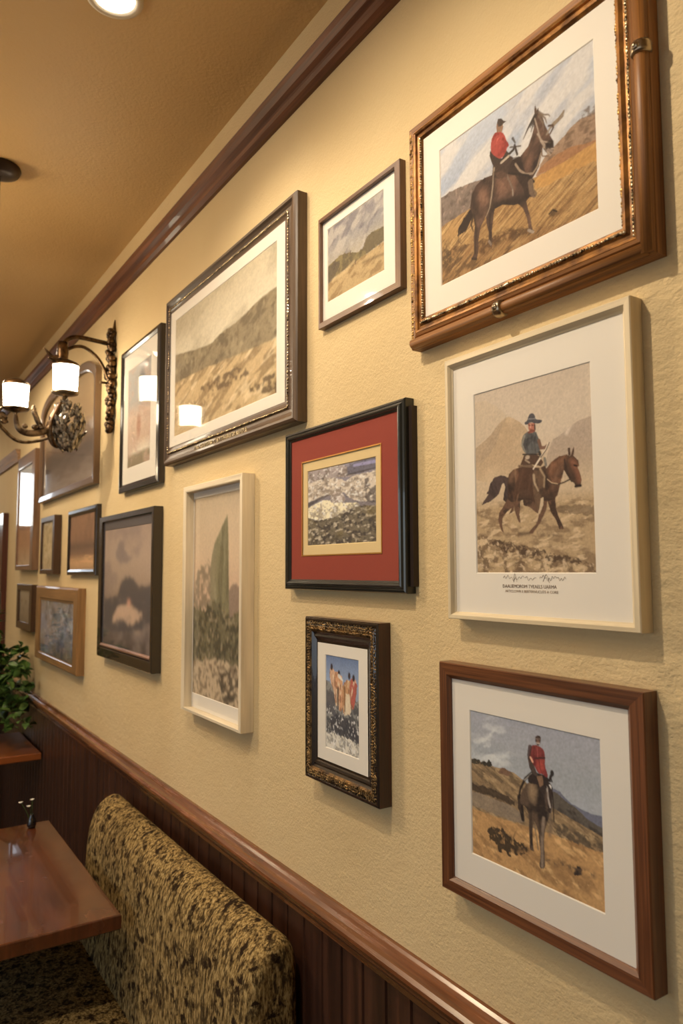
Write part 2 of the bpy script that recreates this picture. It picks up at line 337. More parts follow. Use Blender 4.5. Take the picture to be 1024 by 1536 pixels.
    a.mix(m * a.line('0.318,0.554 0.350,0.611 0.440,0.630 0.549,0.636 0.675,0.637', .06, .05, 10), DK, .8); a.mix(m * a.line('0.640,0.486 0.648,0.552 0.677,0.605', .05, .03, 8), DK, .7); a.mix(m * a.line('0.308,0.513 0.329,0.569', .04, .03, 6), DK, .6); a.mix(m * a.line('0.355,0.476 0.331,0.514', .04, .02, 8), (140, 100, 72), .6); a.mix(head * a.line('0.790,0.449 0.802,0.525 0.868,0.584', .025, .02, 4), DK, .8); a.mix(m * a.line('0.699,0.575 0.722,0.519 0.764,0.472', .04, .03, 8), (128, 88, 62), .6)
    a.mix(neck * a.line('0.682,0.490 0.734,0.456 0.786,0.439', .06, .04, 8), (140, 90, 58), .6); a.mix(head * a.line('0.854,0.467 0.890,0.520 0.900,0.558', .05, .04, 6), (142, 86, 58), .7)
    a.mix(a.poly('0.820,0.432 0.817,0.394 0.833,0.393 0.839,0.434'), (70, 46, 36)); a.mix(a.poly('0.840,0.434 0.852,0.404 0.865,0.392 0.863,0.430 0.855,0.439'), (80, 54, 42))
    a.mix(a.line('0.863,0.483 0.880,0.488', .012), (30, 20, 18)); a.mix(a.line('0.868,0.586 0.905,0.585', .018), (40, 28, 26)); a.mix(a.line('0.790,0.449 0.791,0.499 0.840,0.560', .010), (60, 42, 34))
    a.mix(a.line('0.649,0.536 0.679,0.557 0.730,0.567 0.780,0.560 0.826,0.549 0.840,0.554', .010), (70, 52, 40)); a.mix(a.line('0.651,0.534 0.684,0.554 0.730,0.563', .006), (196, 160, 118))
    for q in ('0.379,0.464 0.387,0.546 0.361,0.618', '0.446,0.470 0.422,0.521 0.396,0.600 0.386,0.626', '0.511,0.502 0.497,0.567'):
        a.mix(a.line(q, .02, .008, 3), (146, 104, 72), .7)
    bl = a.poly('0.408,0.440 0.514,0.443 0.556,0.466 0.532,0.530 0.534,0.596 0.559,0.656 0.527,0.635 0.497,0.567 0.419,0.575 0.355,0.625 0.364,0.558 0.406,0.493'); a.mix(bl, (78, 50, 36), .8)
    ch = a.poly('0.534,0.477 0.577,0.468 0.613,0.497 0.628,0.537 0.621,0.576 0.593,0.613 0.590,0.678 0.568,0.703 0.548,0.649 0.529,0.596 0.526,0.529', 1)
    a.mix(ch, (104, 76, 54)); a.mix(ch * th(a.noise(18, 18), .5, .65), (60, 44, 36), .8); a.mix(a.line('0.538,0.504 0.544,0.544 0.572,0.585', .02, .01, 2), (190, 160, 122), .8); a.mix(a.line('0.593,0.476 0.628,0.518 0.621,0.569', .014, .01, 2), (180, 148, 108), .8)
    a.mix(a.poly('0.592,0.626 0.616,0.619 0.612,0.659 0.583,0.703 0.562,0.712 0.580,0.671'), (196, 168, 130))
    a.mix(a.poly('0.461,0.391 0.559,0.398 0.588,0.410 0.621,0.446 0.599,0.463 0.535,0.448 0.425,0.441'), (84, 58, 44)); a.mix(a.spot('0.489,0.406', .024, .018, .4), (186, 160, 132)); a.mix(a.line('0.471,0.419 0.503,0.435', .012), (160, 134, 106))
    tor = a.poly('0.477,0.273 0.564,0.277 0.579,0.304 0.599,0.346 0.598,0.378 0.580,0.397 0.505,0.394 0.472,0.385 0.451,0.363 0.438,0.342 0.447,0.296', 1)
    a.mix(tor, (92, 90, 88)); a.mix(tor * th(a.noise(24, 16, 3, 80), .5, .65), (60, 60, 62), .8); a.mix(a.line('0.465,0.291 0.443,0.336 0.472,0.379', .018, .012, 2), (150, 140, 122), .7)
    for q in ('0.531,0.280 0.525,0.325 0.530,0.371', '0.563,0.296 0.551,0.334 0.559,0.388', '0.498,0.302 0.485,0.340 0.496,0.381'): a.mix(a.line(q, .006, .003, 2), (44, 42, 44), .7)
    a.mix(a.line('0.450,0.387 0.601,0.402', .010), (50, 44, 42)); a.mix(a.line('0.588,0.331 0.603,0.369 0.634,0.372 0.666,0.359', .026, .02), (120, 84, 66)); a.mix(a.line('0.591,0.391 0.601,0.411', .02), (54, 48, 46))
    a.mix(a.line('0.669,0.353 0.645,0.383 0.579,0.435 0.536,0.471', .02, .01), (222, 200, 170)); a.mix(a.line('0.673,0.350 0.649,0.383 0.601,0.418', .008), (80, 60, 48)); a.mix(a.line('0.632,0.427 0.641,0.461', .02), (120, 112, 100))
    a.mix(a.poly('0.498,0.229 0.560,0.236 0.558,0.259 0.542,0.282 0.515,0.282 0.502,0.259'), (180, 104, 78)); a.mix(a.line('0.520,0.238 0.521,0.255', .008), (222, 160, 130), .8); a.mix(a.line('0.509,0.242 0.518,0.243', .006), (60, 36, 30)); a.mix(a.line('0.535,0.245 0.544,0.246', .006), (60, 36, 30)); a.mix(a.line('0.519,0.267 0.538,0.269', .006), (90, 40, 34)); a.mix(a.line('0.557,0.246 0.558,0.269', .012), (60, 44, 40)); a.mix(a.line('0.505,0.277 0.553,0.275', .016), (130, 66, 50))
    a.mix(a.poly('0.470,0.222 0.496,0.214 0.504,0.196 0.513,0.183 0.546,0.184 0.561,0.197 0.564,0.216 0.609,0.226 0.621,0.232 0.608,0.241 0.565,0.241 0.523,0.226 0.489,0.238 0.472,0.232', 1), (76, 74, 78)); a.mix(a.line('0.506,0.208 0.562,0.214', .008), (130, 124, 122))
    a.mul(.95 + .1 * a.noise(90, 90, 2))
    return a.finish()

def paint_head_on_rider():
    a = Art(200, 190, (196, 184, 176), 8)
    a.grad([(0, (138, 140, 152)), (.3, (140, 144, 150)), (.62, (152, 156, 166)), (1, (150, 156, 168))])
    a.mul(.95 + .1 * a.noise(4, 6, 3))
    a.mix(th(a.noise(12, 6, 4, 70), .52, .68) * np.clip(1 - np.hypot(a.u - .2, (a.v - .22)) / .28, 0, 1), (196, 200, 212), .9)
    mt = a.poly('0.621,0.411 0.704,0.364 0.779,0.429 0.853,0.446 0.898,0.454 0.939,0.454 0.970,0.437 1.021,0.443 1.015,0.619 0.607,0.685', 1, .012); a.mix(mt, (96, 98, 116))
    dk = a.poly('0.652,0.403 0.683,0.391 0.759,0.430 0.843,0.457 0.914,0.506 1.018,0.538 1.024,0.592 0.848,0.567 0.655,0.548', 1, .01); a.mix(dk, (84, 76, 68)); a.mix(dk * th(a.noise(20, 30, 4, 20), .5, .65), (58, 52, 48), .8)
    hill = a.poly('-0.015,0.338 0.065,0.346 0.155,0.356 0.266,0.350 0.373,0.354 0.450,0.382 0.657,0.496 1.024,0.600 1.016,1.017 -0.064,1.101', 0, .008)
    a.mix(hill, (134, 108, 74)); a.mix(hill * th(a.noise(10, 36, 4, 22), .48, .64), (92, 74, 54), .8); a.mix(hill * th(a.noise(14, 40, 4, 22), .56, .7), (168, 138, 96), .7)
    a.mix(a.poly('0.008,0.517 0.107,0.512 0.363,0.522 0.373,0.565 0.205,0.564 0.011,0.565', 1, .04), (60, 48, 38), .9)
    a.mix(a.poly('0.008,0.576 0.205,0.564 0.439,0.592 0.458,0.669 0.248,0.675 0.005,0.666', 1, .02), (126, 110, 92), .8)
    a.mix(a.poly('0.077,0.363 0.118,0.330 0.176,0.323 0.205,0.350 0.154,0.370', 1, .05), (52, 48, 40)); a.mix(a.poly('0.005,0.339 0.065,0.341 0.090,0.360 0.023,0.384', 1, .04), (62, 56, 46)); a.mix(a.poly('0.229,0.368 0.279,0.343 0.361,0.352 0.336,0.381 0.252,0.391', 1, .03), (110, 80, 60))
    sand = a.poly('0.004,0.687 0.198,0.690 0.435,0.676 0.690,0.658 1.021,0.664 1.016,1.017 -0.064,1.101', 1, .02)
    a.mix(sand, (172, 128, 72)); a.mix(sand * th(a.noise(8, 22, 4, 22), .5, .66), (132, 96, 54), .75); a.mix(sand * th(a.noise(14, 26, 4, 22), .58, .72), (204, 162, 100), .7)
    a.mix(a.poly('0.694,0.571 0.847,0.584 1.007,0.605 0.996,0.649 0.806,0.672 0.670,0.665', 1, .06) * th(a.noise(40, 40), .4, .55), (78, 66, 52), .8)
    bush = a.poly('0.126,0.838 0.194,0.749 0.280,0.751 0.349,0.785 0.463,0.785 0.504,0.843 0.401,0.888 0.259,0.909 0.174,0.880', 1, .10); a.mix(bush * th(a.noise(40, 40, 3), .3, .45), (52, 42, 32), .95)
    for k in range(26):
        x = .17 + a.rng.random() * .17; y = 0.829 - (x - .17) * .15 + a.rng.random() * .05
        q = [(x, y), (x - .04 + .08 * a.rng.random(), y - .03 - .06 * a.rng.random())]; a.mix(a.line(q, .004, .002), (58, 46, 34), .8)
    a.mix(a.poly('0.809,0.830 0.830,0.776 0.865,0.809 0.864,0.834 0.817,0.848', 1, .05), (44, 36, 34)); a.mix(a.line('0.600,0.827 0.742,0.820 0.929,0.810', .05, .03, 6) * th(a.noise(40, 40), .45, .6), (92, 70, 50), .8)
    BR = (84, 66, 52); DK = (40, 32, 30)
    a.mix(a.line('0.421,0.507 0.424,0.560 0.437,0.639', .05, .025), DK); a.mix(a.line('0.415,0.526 0.409,0.574 0.428,0.596', .03, .01), (60, 46, 38))
    body = a.poly('0.484,0.383 0.423,0.470 0.417,0.544 0.464,0.549 0.484,0.598 0.483,0.706 0.488,0.777 0.483,0.814 0.521,0.819 0.512,0.791 0.508,0.716 0.519,0.623 0.536,0.636 0.555,0.674 0.562,0.752 0.569,0.821 0.552,0.907 0.597,0.895 0.600,0.827 0.592,0.742 0.604,0.651 0.627,0.591 0.645,0.538 0.634,0.459 0.632,0.382 0.561,0.347', 1)
    a.mix(body, BR); a.mix(body * th(a.noise(10, 6, 4, 80), .52, .68), DK, .9); a.mix(body * a.spot('0.519,0.436', .05, .09, .8), (146, 118, 86), .8); a.mix(body * a.line('0.597,0.583 0.581,0.693 0.579,0.835 0.577,0.889', .022, .02, 2), (132, 112, 94), .8); a.mix(body * a.line('0.578,0.430 0.557,0.523 0.564,0.610 0.576,0.695', .03, .012, 4), DK, .8); a.mix(body * a.line('0.502,0.557 0.497,0.675 0.499,0.773', .02, .014, 2), DK, .6)
    a.mix(a.line('0.524,0.648 0.542,0.732 0.550,0.792', .010), (110, 92, 74), .8); a.mix(a.line('0.645,0.551 0.647,0.611 0.639,0.675', .03, .02, 4), (104, 86, 70), .7)
    hd = a.poly('0.569,0.406 0.587,0.358 0.624,0.336 0.664,0.357 0.668,0.407 0.658,0.478 0.661,0.529 0.635,0.541 0.616,0.499 0.598,0.442', 1); a.mix(hd, (54, 42, 38)); a.mix(hd * th(a.noise(30, 16), .55, .66), (120, 104, 92), .8)
    a.mix(a.line('0.627,0.383 0.634,0.450 0.647,0.499', .012), (170, 156, 146), .8); a.mix(a.line('0.649,0.364 0.657,0.375', .012), (200, 192, 186)); a.mix(a.poly('0.611,0.352 0.616,0.327 0.626,0.344'), DK); a.mix(a.poly('0.653,0.338 0.664,0.317 0.669,0.340'), DK); a.mix(a.line('0.618,0.382 0.624,0.384', .008), (20, 16, 16)); a.mix(a.line('0.663,0.374 0.667,0.378', .008), (20, 16, 16)); a.mix(a.line('0.626,0.418 0.618,0.472 0.622,0.506', .02, .014, 3), (96, 76, 62), .6); a.mix(a.line('0.647,0.335 0.656,0.307 0.667,0.287', .018), DK); a.mix(a.spot('0.667,0.283', .016, .022, .3), (44, 40, 40))
    a.mix(a.line('0.667,0.407 0.670,0.492 0.672,0.578', .008), (46, 36, 32))
    a.mix(a.line('0.520,0.316 0.462,0.370 0.423,0.443 0.411,0.491', .022, .010), DK); a.mix(a.line('0.514,0.322 0.456,0.380', .006), (150, 140, 130))
    a.mix(a.poly('0.485,0.346 0.531,0.310 0.626,0.305 0.649,0.343 0.601,0.389 0.559,0.382 0.483,0.392', 1), (46, 36, 34)); a.mix(a.poly('0.551,0.331 0.594,0.317 0.602,0.372 0.574,0.396'), (130, 96, 70), .8)
    leg = a.poly('0.485,0.226 0.503,0.216 0.533,0.265 0.562,0.329 0.530,0.327 0.499,0.290'); a.mix(leg, (70, 56, 50))
    jac = a.poly('0.513,0.147 0.540,0.132 0.582,0.134 0.612,0.153 0.620,0.199 0.613,0.248 0.641,0.311 0.625,0.323 0.595,0.304 0.563,0.311 0.533,0.265 0.494,0.229 0.498,0.184', 1)
    a.mix(jac, (118, 42, 42)); a.mix(jac * th(a.noise(20, 14), .5, .66), (96, 28, 34), .85); a.mix(jac * a.spot('0.581,0.255', .045, .06, .7), (168, 60, 46), .8)
    a.mix(a.line('0.506,0.156 0.495,0.211 0.502,0.236', .03, .02), (64, 42, 42), .9); a.mix(a.line('0.508,0.222 0.523,0.245', .014), (200, 140, 110)); a.mix(a.line('0.546,0.218 0.615,0.200', .012), (60, 30, 34)); a.mix(a.line('0.560,0.145 0.563,0.206', .004), (180, 90, 80), .6)
    for q in ('0.539,0.149 0.528,0.204 0.544,0.263', '0.597,0.156 0.600,0.199', '0.572,0.222 0.577,0.273 0.595,0.304'): a.mix(a.line(q, .008, .004, 2), (78, 24, 30), .8)
    a.mix(a.poly('0.544,0.087 0.559,0.071 0.580,0.067 0.591,0.079 0.587,0.114 0.569,0.137 0.551,0.121', 1), (60, 44, 40)); a.mix(a.line('0.558,0.118 0.577,0.116', .009), (176, 160, 150)); a.mix(a.spot('0.568,0.106', .014, .014, .5), (120, 84, 68), .8); a.mix(a.line('0.550,0.092 0.586,0.088', .004), (130, 110, 100))
    a.mix(a.line('0.461,0.822 0.308,0.883', .03, .01, 5), (62, 48, 36), .7)
    a.mul(.94 + .12 * a.noise(80, 80, 2))
    return a.finish()

def paint_boulders():
    a = Art(130, 150, (206, 180, 132), 11)
    a.grad([(0, (120, 112, 116)), (1, (92, 80, 64))])
    def rock(q, c=(176, 158, 130), r=.03):
        m = a.poly(q, 1, r); a.mix(m, c); a.mix(m * th(a.noise(16, 16, 4), .46, .6), (104, 88, 72), .75); a.mix(m * th(a.noise(30, 30, 3), .58, .7), (214, 198, 168), .7); return m
    rock('-0.000,0.023 0.350,-0.005 0.617,0.056 0.784,0.190 0.283,0.150 -0.000,0.174', (140, 124, 112)); rock('-0.000,0.185 0.310,0.132 0.567,0.196 0.664,0.328 0.516,0.371 0.323,0.367 0.019,0.441'); a.mix(a.line('0.004,0.462 0.215,0.386 0.336,0.368', .06, .02, 2), (60, 54, 52), .8)
    a.mix(a.poly('0.617,0.056 1.000,0.010 0.999,0.126 0.784,0.159 0.617,0.151', 0, .03), (90, 84, 88)); a.mix(a.line('0.714,0.052 1.000,0.055', .04, .05, 2), (130, 124, 150), .8); a.mix(a.line('0.617,0.151 0.999,0.136', .03, .02, 2), (56, 50, 50), .8)
    rock('0.542,0.289 0.616,0.204 0.784,0.169 1.002,0.167 0.999,0.497 0.851,0.519 0.711,0.481 0.579,0.390'); rock('0.362,0.394 0.414,0.346 0.491,0.351 0.566,0.389 0.591,0.466 0.516,0.489 0.388,0.463', (170, 152, 134), .02)
    a.mix(a.poly('0.864,0.245 0.898,0.230 0.920,0.345 1.001,0.357 0.999,0.557 0.874,0.522 0.852,0.376', 0, .05) * th(a.noise(30, 20), .4, .5), (60, 52, 50), .8)
    rock('0.019,0.521 0.146,0.456 0.283,0.411 0.414,0.471 0.591,0.493 0.782,0.521 0.770,0.561 0.615,0.585 0.465,0.645 0.348,0.677 0.187,0.685 0.019,0.601', (206, 184, 140))
    gr = a.poly('-0.000,0.600 0.187,0.685 0.413,0.661 0.615,0.596 0.805,0.555 1.003,0.587 1.000,1.000 -0.000,1.000', 0, .04)
    a.mix(gr, (96, 84, 62)); a.mix(gr * th(a.noise(26, 26, 4), .48, .58), (48, 42, 38), .85); a.mix(gr * th(a.noise(34, 22, 3, 80), .58, .68), (176, 158, 124), .8); a.mix(gr * th(a.noise(4, 4), .5, .7), (110, 92, 48), .5)
    a.mix(th(a.noise(50, 50, 2), .66, .74), (44, 38, 36), .7)
    a.blur(1); return a.finish(.10)

def paint_riding_party():
    a = Art(96, 128, (186, 166, 148), 14)
    a.grad([(0, (74, 92, 124)), (.28, (112, 126, 150)), (.5, (120, 118, 118)), (1, (150, 144, 134))])
    a.mul(.93 + .14 * a.noise(6, 6, 3))
    g = a.poly('-0.025,0.264 0.184,0.295 0.541,0.487 1.022,0.391 1.036,1.023 0.003,1.034', 1, .05); a.mix(g, (112, 108, 102)); a.mix(g * th(a.noise(14, 14, 4), .46, .58), (58, 56, 58), .85)
    a.mix(a.poly('-0.045,0.406 0.218,0.361 0.287,0.512 0.354,0.661 0.120,0.627 -0.025,0.663', 1, .08), (72, 68, 70), .9)
    lo = a.poly('-0.011,0.849 0.280,0.834 0.701,0.813 1.026,0.858 1.036,1.023 0.003,1.034', 1, .06); a.mix(lo, (176, 166, 150)); a.mix(lo * th(a.noise(16, 20), .5, .62), (110, 104, 96), .8)
    a.mix(a.poly('0.121,0.647 0.632,0.602 0.775,0.691 1.020,0.738 1.001,0.870 0.647,0.839 0.164,0.828', 1, .08), (52, 50, 54), .9); a.mix(th(a.noise(24, 24, 3), .62, .72) * (a.v > .55), (200, 194, 184), .7)
    fig = [('0.116,0.162 0.201,0.125 0.277,0.169 0.379,0.180 0.386,0.287 0.374,0.523 0.302,0.530 0.247,0.359 0.140,0.289', (168, 128, 98)), ('0.249,0.181 0.406,0.158 0.524,0.226 0.535,0.390 0.505,0.577 0.406,0.578 0.377,0.366 0.288,0.316', (172, 122, 84)), ('0.529,0.294 0.664,0.224 0.789,0.232 0.811,0.383 0.782,0.576 0.632,0.602 0.519,0.585 0.507,0.393', (160, 114, 74)), ('0.733,0.218 0.882,0.196 0.961,0.255 0.942,0.314 0.883,0.452 0.821,0.544 0.756,0.465', (150, 66, 54))]
    for q, c in fig:
        m = a.poly(q, 1, .03); a.mix(m, c); a.mix(m * th(a.noise(24, 12, 3), .5, .62), (116, 72, 48), .75); a.mix(m * th(a.noise(26, 10, 3), .6, .7), (196, 170, 136), .7)
    a.mix(a.poly('0.618,0.383 0.728,0.363 0.781,0.567 0.577,0.608', 0, .05), (184, 166, 136), .8); a.mix(a.line('0.586,0.318 0.588,0.559', .05, .03, 2), (104, 70, 40), .8); a.mix(a.line('0.390,0.346 0.372,0.504', .06, .04, 2), (70, 54, 46), .8)
    for q in ('0.187,0.126', '0.414,0.182', '0.723,0.185', '0.849,0.198'): a.mix(a.spot(q, .045, .06, .4), (44, 36, 40))
    a.mix(a.line('0.410,0.207 0.526,0.246', .06, .03, 1), (236, 196, 160), .8)
    a.mul(.92 + .16 * a.noise(60, 60, 2))
    return a.finish()

def paint_stormy_hills():
    a = Art(110, 96, (246, 226, 200), 17)
    a.grad([(0, (128, 120, 122)), (.3, (146, 140, 136)), (.6, (178, 164, 138)), (1, (190, 162, 118))])
    a.mix(th(a.noise(4, 8, 5, -35, .2), .45, .62), (182, 170, 156), .8); a.mix(th(a.noise(5, 9, 4, -35), .56, .72), (104, 100, 108), .7)
    far = a.poly('-0.013,0.541 0.082,0.497 0.280,0.461 0.438,0.527 0.631,0.599 0.772,0.434 0.877,0.447 1.017,0.460 1.022,0.641 0.843,0.651 0.655,0.683 0.431,0.692 0.135,0.718 -0.006,0.755', 1, .03)
    a.mix(far, (132, 116, 72)); a.mix(far * th(a.noise(16, 16), .45, .6), (92, 80, 60), .8)
    a.mix(a.poly('0.676,0.487 0.745,0.440 0.850,0.464 1.015,0.499 1.011,0.605 0.870,0.624 0.670,0.659', 1, .03), (106, 92, 66), .9); a.mix(a.poly('-0.006,0.545 0.219,0.497 0.260,0.602 0.135,0.707 0.004,0.902', 1, .05), (84, 74, 64), .8)
    f = a.poly('-0.008,0.809 0.135,0.718 0.431,0.692 0.656,0.673 1.016,0.647 1.007,1.048 -0.004,1.031', 1, .02); a.mix(f, (186, 154, 100)); a.mix(f * th(a.noise(8, 24, 4, -25), .5, .64), (146, 114, 68), .8)
    a.mix(a.line('0.652,0.753 1.010,0.802', .03, .03, 3), (120, 96, 62), .7); a.mix(a.spot('0.461,0.674', .05, .05, .4), (72, 62, 48), .8); a.mix(a.line('0.103,0.748 0.329,0.730 0.489,0.667', .05, .04, 3), (206, 174, 116), .7)
    for q in ('0.228,0.641 0.212,0.677', '0.532,0.666 0.516,0.710', '0.432,0.502 0.423,0.540'): a.mix(a.line(q, .02), (84, 64, 60), .8)
    return a.finish()

def paint_sepia_hillside():
    a = Art(190, 150, (236, 214, 178), 21)
    a.grad([(0, (190, 172, 134)), (.35, (206, 190, 154)), (.7, (196, 172, 128)), (1, (180, 150, 104))])
    a.mix(th(a.noise(3, 5, 5, -25, .2), .46, .62), (166, 150, 116), .55); a.mix(th(a.noise(4, 6, 4, -25), .56, .7), (222, 208, 174), .6)
    far = a.poly('-0.011,0.266 0.249,0.367 0.414,0.406 0.516,0.369 0.663,0.369 0.777,0.338 0.885,0.308 1.008,0.301 1.012,0.704 0.004,0.603', 1, .012)
    a.mix(far, (136, 118, 84)); a.mix(far * th(a.noise(16, 22, 4, -30), .48, .62), (98, 84, 60), .8); a.mix(far * th(a.noise(20, 14), .6, .72), (164, 144, 104), .6)
    f = a.poly('-0.014,0.542 0.284,0.555 0.597,0.598 0.868,0.626 1.012,0.662 1.006,1.019 -0.009,1.018', 1, .02)
    a.mix(f, (192, 160, 106)); a.mix(f * th(a.noise(8, 30, 4, -24), .5, .62), (136, 108, 66), .8); a.mix(f * th(a.noise(10, 34, 3, -24), .58, .7), (222, 194, 142), .7)
    a.mix(a.poly('0.261,0.705 0.500,0.687 0.670,0.696 0.829,0.792 0.672,0.797 0.426,0.781', 1, .05) * th(a.noise(36, 36), .4, .55), (88, 68, 46), .85); a.mix(a.poly('0.765,0.906 0.830,0.863 0.994,0.864 0.996,0.982 0.874,0.950', 1, .05) * th(a.noise(36, 36), .4, .55), (80, 62, 42), .85)
    a.mix(f * a.spot('0.347,0.818', .3, .1, 1) * th(a.noise(50, 50), .5, .65), (120, 92, 56), .7)
    a.blur(1); return a.finish(.10)

def paint_rock_spire():
    a = Art(110, 170, (226, 198, 152), 24)
    a.grad([(0, (184, 158, 118)), (.3, (196, 164, 122)), (.5, (196, 156, 116)), (1, (190, 160, 118))])
    a.mul(.95 + .1 * a.noise(5, 3, 3))
    a.mix(a.poly('0.776,0.427 0.995,0.461 1.002,0.640 0.785,0.630', 1, .03), (128, 104, 82), .9)
    a.mix(a.poly('0.001,0.517 0.155,0.362 0.312,0.324 0.466,0.345 0.483,0.657 0.011,0.672', 1, .08) * th(a.noise(24, 24), .3, .5), (118, 102, 76), .85)
    sp = a.poly('0.751,0.109 0.770,0.222 0.786,0.418 0.801,0.612 0.408,0.660 0.392,0.381 0.426,0.307 0.483,0.243 0.605,0.181', 0, .006)
    a.mix(sp, (122, 112, 74)); a.mix(sp * th(a.noise(22, 3, 4), .45, .65), (90, 82, 54), .7); a.mix(sp * th(a.noise(26, 4, 3), .55, .75), (150, 138, 98), .6); a.mix(sp * a.line('0.463,0.289 0.435,0.474 0.444,0.640', .14, .14, 8), (140, 124, 90), .5)
    b = a.poly('-0.019,0.537 0.249,0.589 0.475,0.511 0.801,0.603 0.998,0.538 1.004,0.844 0.707,0.809 0.491,0.811 0.264,0.833 0.003,0.866', 1, .06)
    a.mix(b, (104, 94, 62)); a.mix(b * th(a.noise(20, 20, 4), .44, .58), (66, 60, 42), .85); a.mix(b * th(a.noise(26, 26, 3), .6, .7), (150, 130, 92), .7)
    lo = a.poly('0.003,0.856 0.490,0.802 1.009,0.827 1.010,1.003 0.001,1.010', 1, .04); a.mix(lo, (184, 156, 114)); a.mix(lo * th(a.noise(30, 40, 4), .48, .58), (120, 98, 70), .85)
    br = a.poly('0.567,0.870 0.845,0.828 0.993,0.811 1.000,0.996 0.818,0.993 0.643,0.945', 1, .06); a.mix(br * th(a.noise(30, 16, 3, 70), .4, .55), (66, 56, 42), .9)
    a.mix(a.line('0.566,0.843 0.851,0.982', .02, .02, 2), (70, 56, 42), .7)
    a.blur(2); return a.finish(.08)

def paint_moody_valley():
    a = Art(110, 130, (214, 190, 156), 27)
    a.grad([(0, (150, 124, 104)), (.25, (160, 134, 110)), (.5, (150, 124, 100)), (.7, (92, 78, 70)), (1, (62, 52, 50))])
    a.mix(th(a.noise(4, 4, 4), .48, .66), (122, 104, 94), .7)
    a.mix(a.poly('0.327,0.119 0.433,0.108 0.488,0.220 0.654,0.269 0.498,0.312 0.236,0.278', 1, .06), (98, 88, 88), .7)
    a.mix(a.poly('0.011,0.631 0.320,0.588 0.390,0.465 0.548,0.403 0.709,0.446 0.789,0.502 0.999,0.443 1.019,0.776 0.059,0.935', 1, .06), (66, 62, 64), .95)
    a.mix(a.poly('0.493,0.641 0.689,0.646 0.878,0.719 0.774,0.766 0.590,0.806 0.382,0.749 0.223,0.833 0.250,0.712', 1, .08), (186, 150, 118), .95); a.mix(a.poly('0.631,0.831 0.853,0.854 0.747,0.876', 1, .05), (170, 140, 110), .7)
    a.mix(a.spot('0.579,0.623', .06, .05, .8), (206, 140, 108), .8); a.mix(th(a.noise(10, 12), .6, .72) * (a.v > .6), (120, 104, 92), .6)
    a.blur(10); return a.finish(.05)

def paint_pale_street():
    a = Art(48, 90, (238, 222, 200), 30)
    a.grad([(0, (176, 172, 164)), (.35, (168, 164, 156)), (.5, (206, 176, 150)), (.75, (200, 168, 140)), (.86, (222, 206, 180)), (.9, (150, 134, 104)), (1, (140, 124, 96))])
    a.mix(th(a.noise(5, 6), .5, .66), (196, 160, 136), .6); a.mix(a.spot([(.62, .14)], .16, .2, .6), (120, 118, 120), .8); a.mix(a.spot([(.5, .62)], .12, .3, .6), (176, 116, 88), .7)
    return a.finish()

def simple(W, H, ref, seed, stops, blots):
    a = Art(W, H, ref, seed); a.grad(stops)
    for (sx, sy, ang, lo, hi, c, al, v0, v1) in blots:
        a.mix(th(a.noise(sx, sy, 4, ang), lo, hi) * ((a.v >= v0) & (a.v <= v1)), c, al)
    return a.finish()
def paint_grey_moor(): return simple(90, 60, (214, 190, 160), 33, [(0, (158, 132, 92)), (.35, (150, 124, 96)), (.5, (116, 98, 86)), (.62, (84, 72, 68)), (.75, (106, 92, 84)), (1, (126, 110, 104))], [(4, 9, -20, .5, .66, (92, 78, 72), .7, .35, 1), (6, 10, -20, .58, .72, (176, 144, 116), .7, .3, 1)])
def paint_window_view(): return simple(36, 90, (214, 190, 160), 36, [(0, (196, 190, 182)), (.5, (190, 176, 160)), (.62, (176, 120, 78)), (.8, (170, 118, 78)), (1, (196, 160, 116))], [(5, 4, 0, .5, .66, (150, 104, 70), .5, .55, 1)])
def paint_gold_wood(): return simple(36, 60, (214, 190, 150), 39, [(0, (176, 152, 106)), (.5, (186, 158, 104)), (1, (168, 142, 100))], [(6, 6, 0, .5, .66, (136, 110, 66), .6, 0, 1), (5, 5, 0, .56, .7, (204, 178, 130), .6, 0, 1)])
def paint_brown_dusk(): return simple(60, 70, (214, 190, 156), 42, [(0, (140, 98, 66)), (.45, (132, 92, 66)), (.58, (92, 68, 56)), (.72, (124, 88, 64)), (.86, (196, 144, 88)), (1, (160, 120, 80))], [(12, 2, 0, .5, .66, (110, 78, 56), .6, 0, .6), (3, 20, 0, .55, .7, (216, 160, 100), .5, .75, 1)])
def paint_small_view(): return simple(30, 50, (214, 190, 156), 45, [(0, (150, 132, 104)), (.4, (140, 120, 92)), (1, (120, 100, 78))], [(5, 5, 0, .5, .66, (96, 84, 70), .6, .3, 1)])
def paint_blue_crowd(): return simple(90, 76, (196, 176, 146), 48, [(0, (112, 104, 92)), (.3, (112, 112, 116)), (.6, (118, 114, 112)), (1, (104, 88, 62))], [(9, 5, 0, .44, .7, (112, 116, 136), .6, 0, 1), (10, 7, 0, .52, .7, (62, 62, 70), .7, 0, 1), (12, 10, 0, .56, .72, (140, 116, 100), .6, 0, 1), (12, 12, 0, .58, .74, (170, 168, 170), .5, 0, .8)])

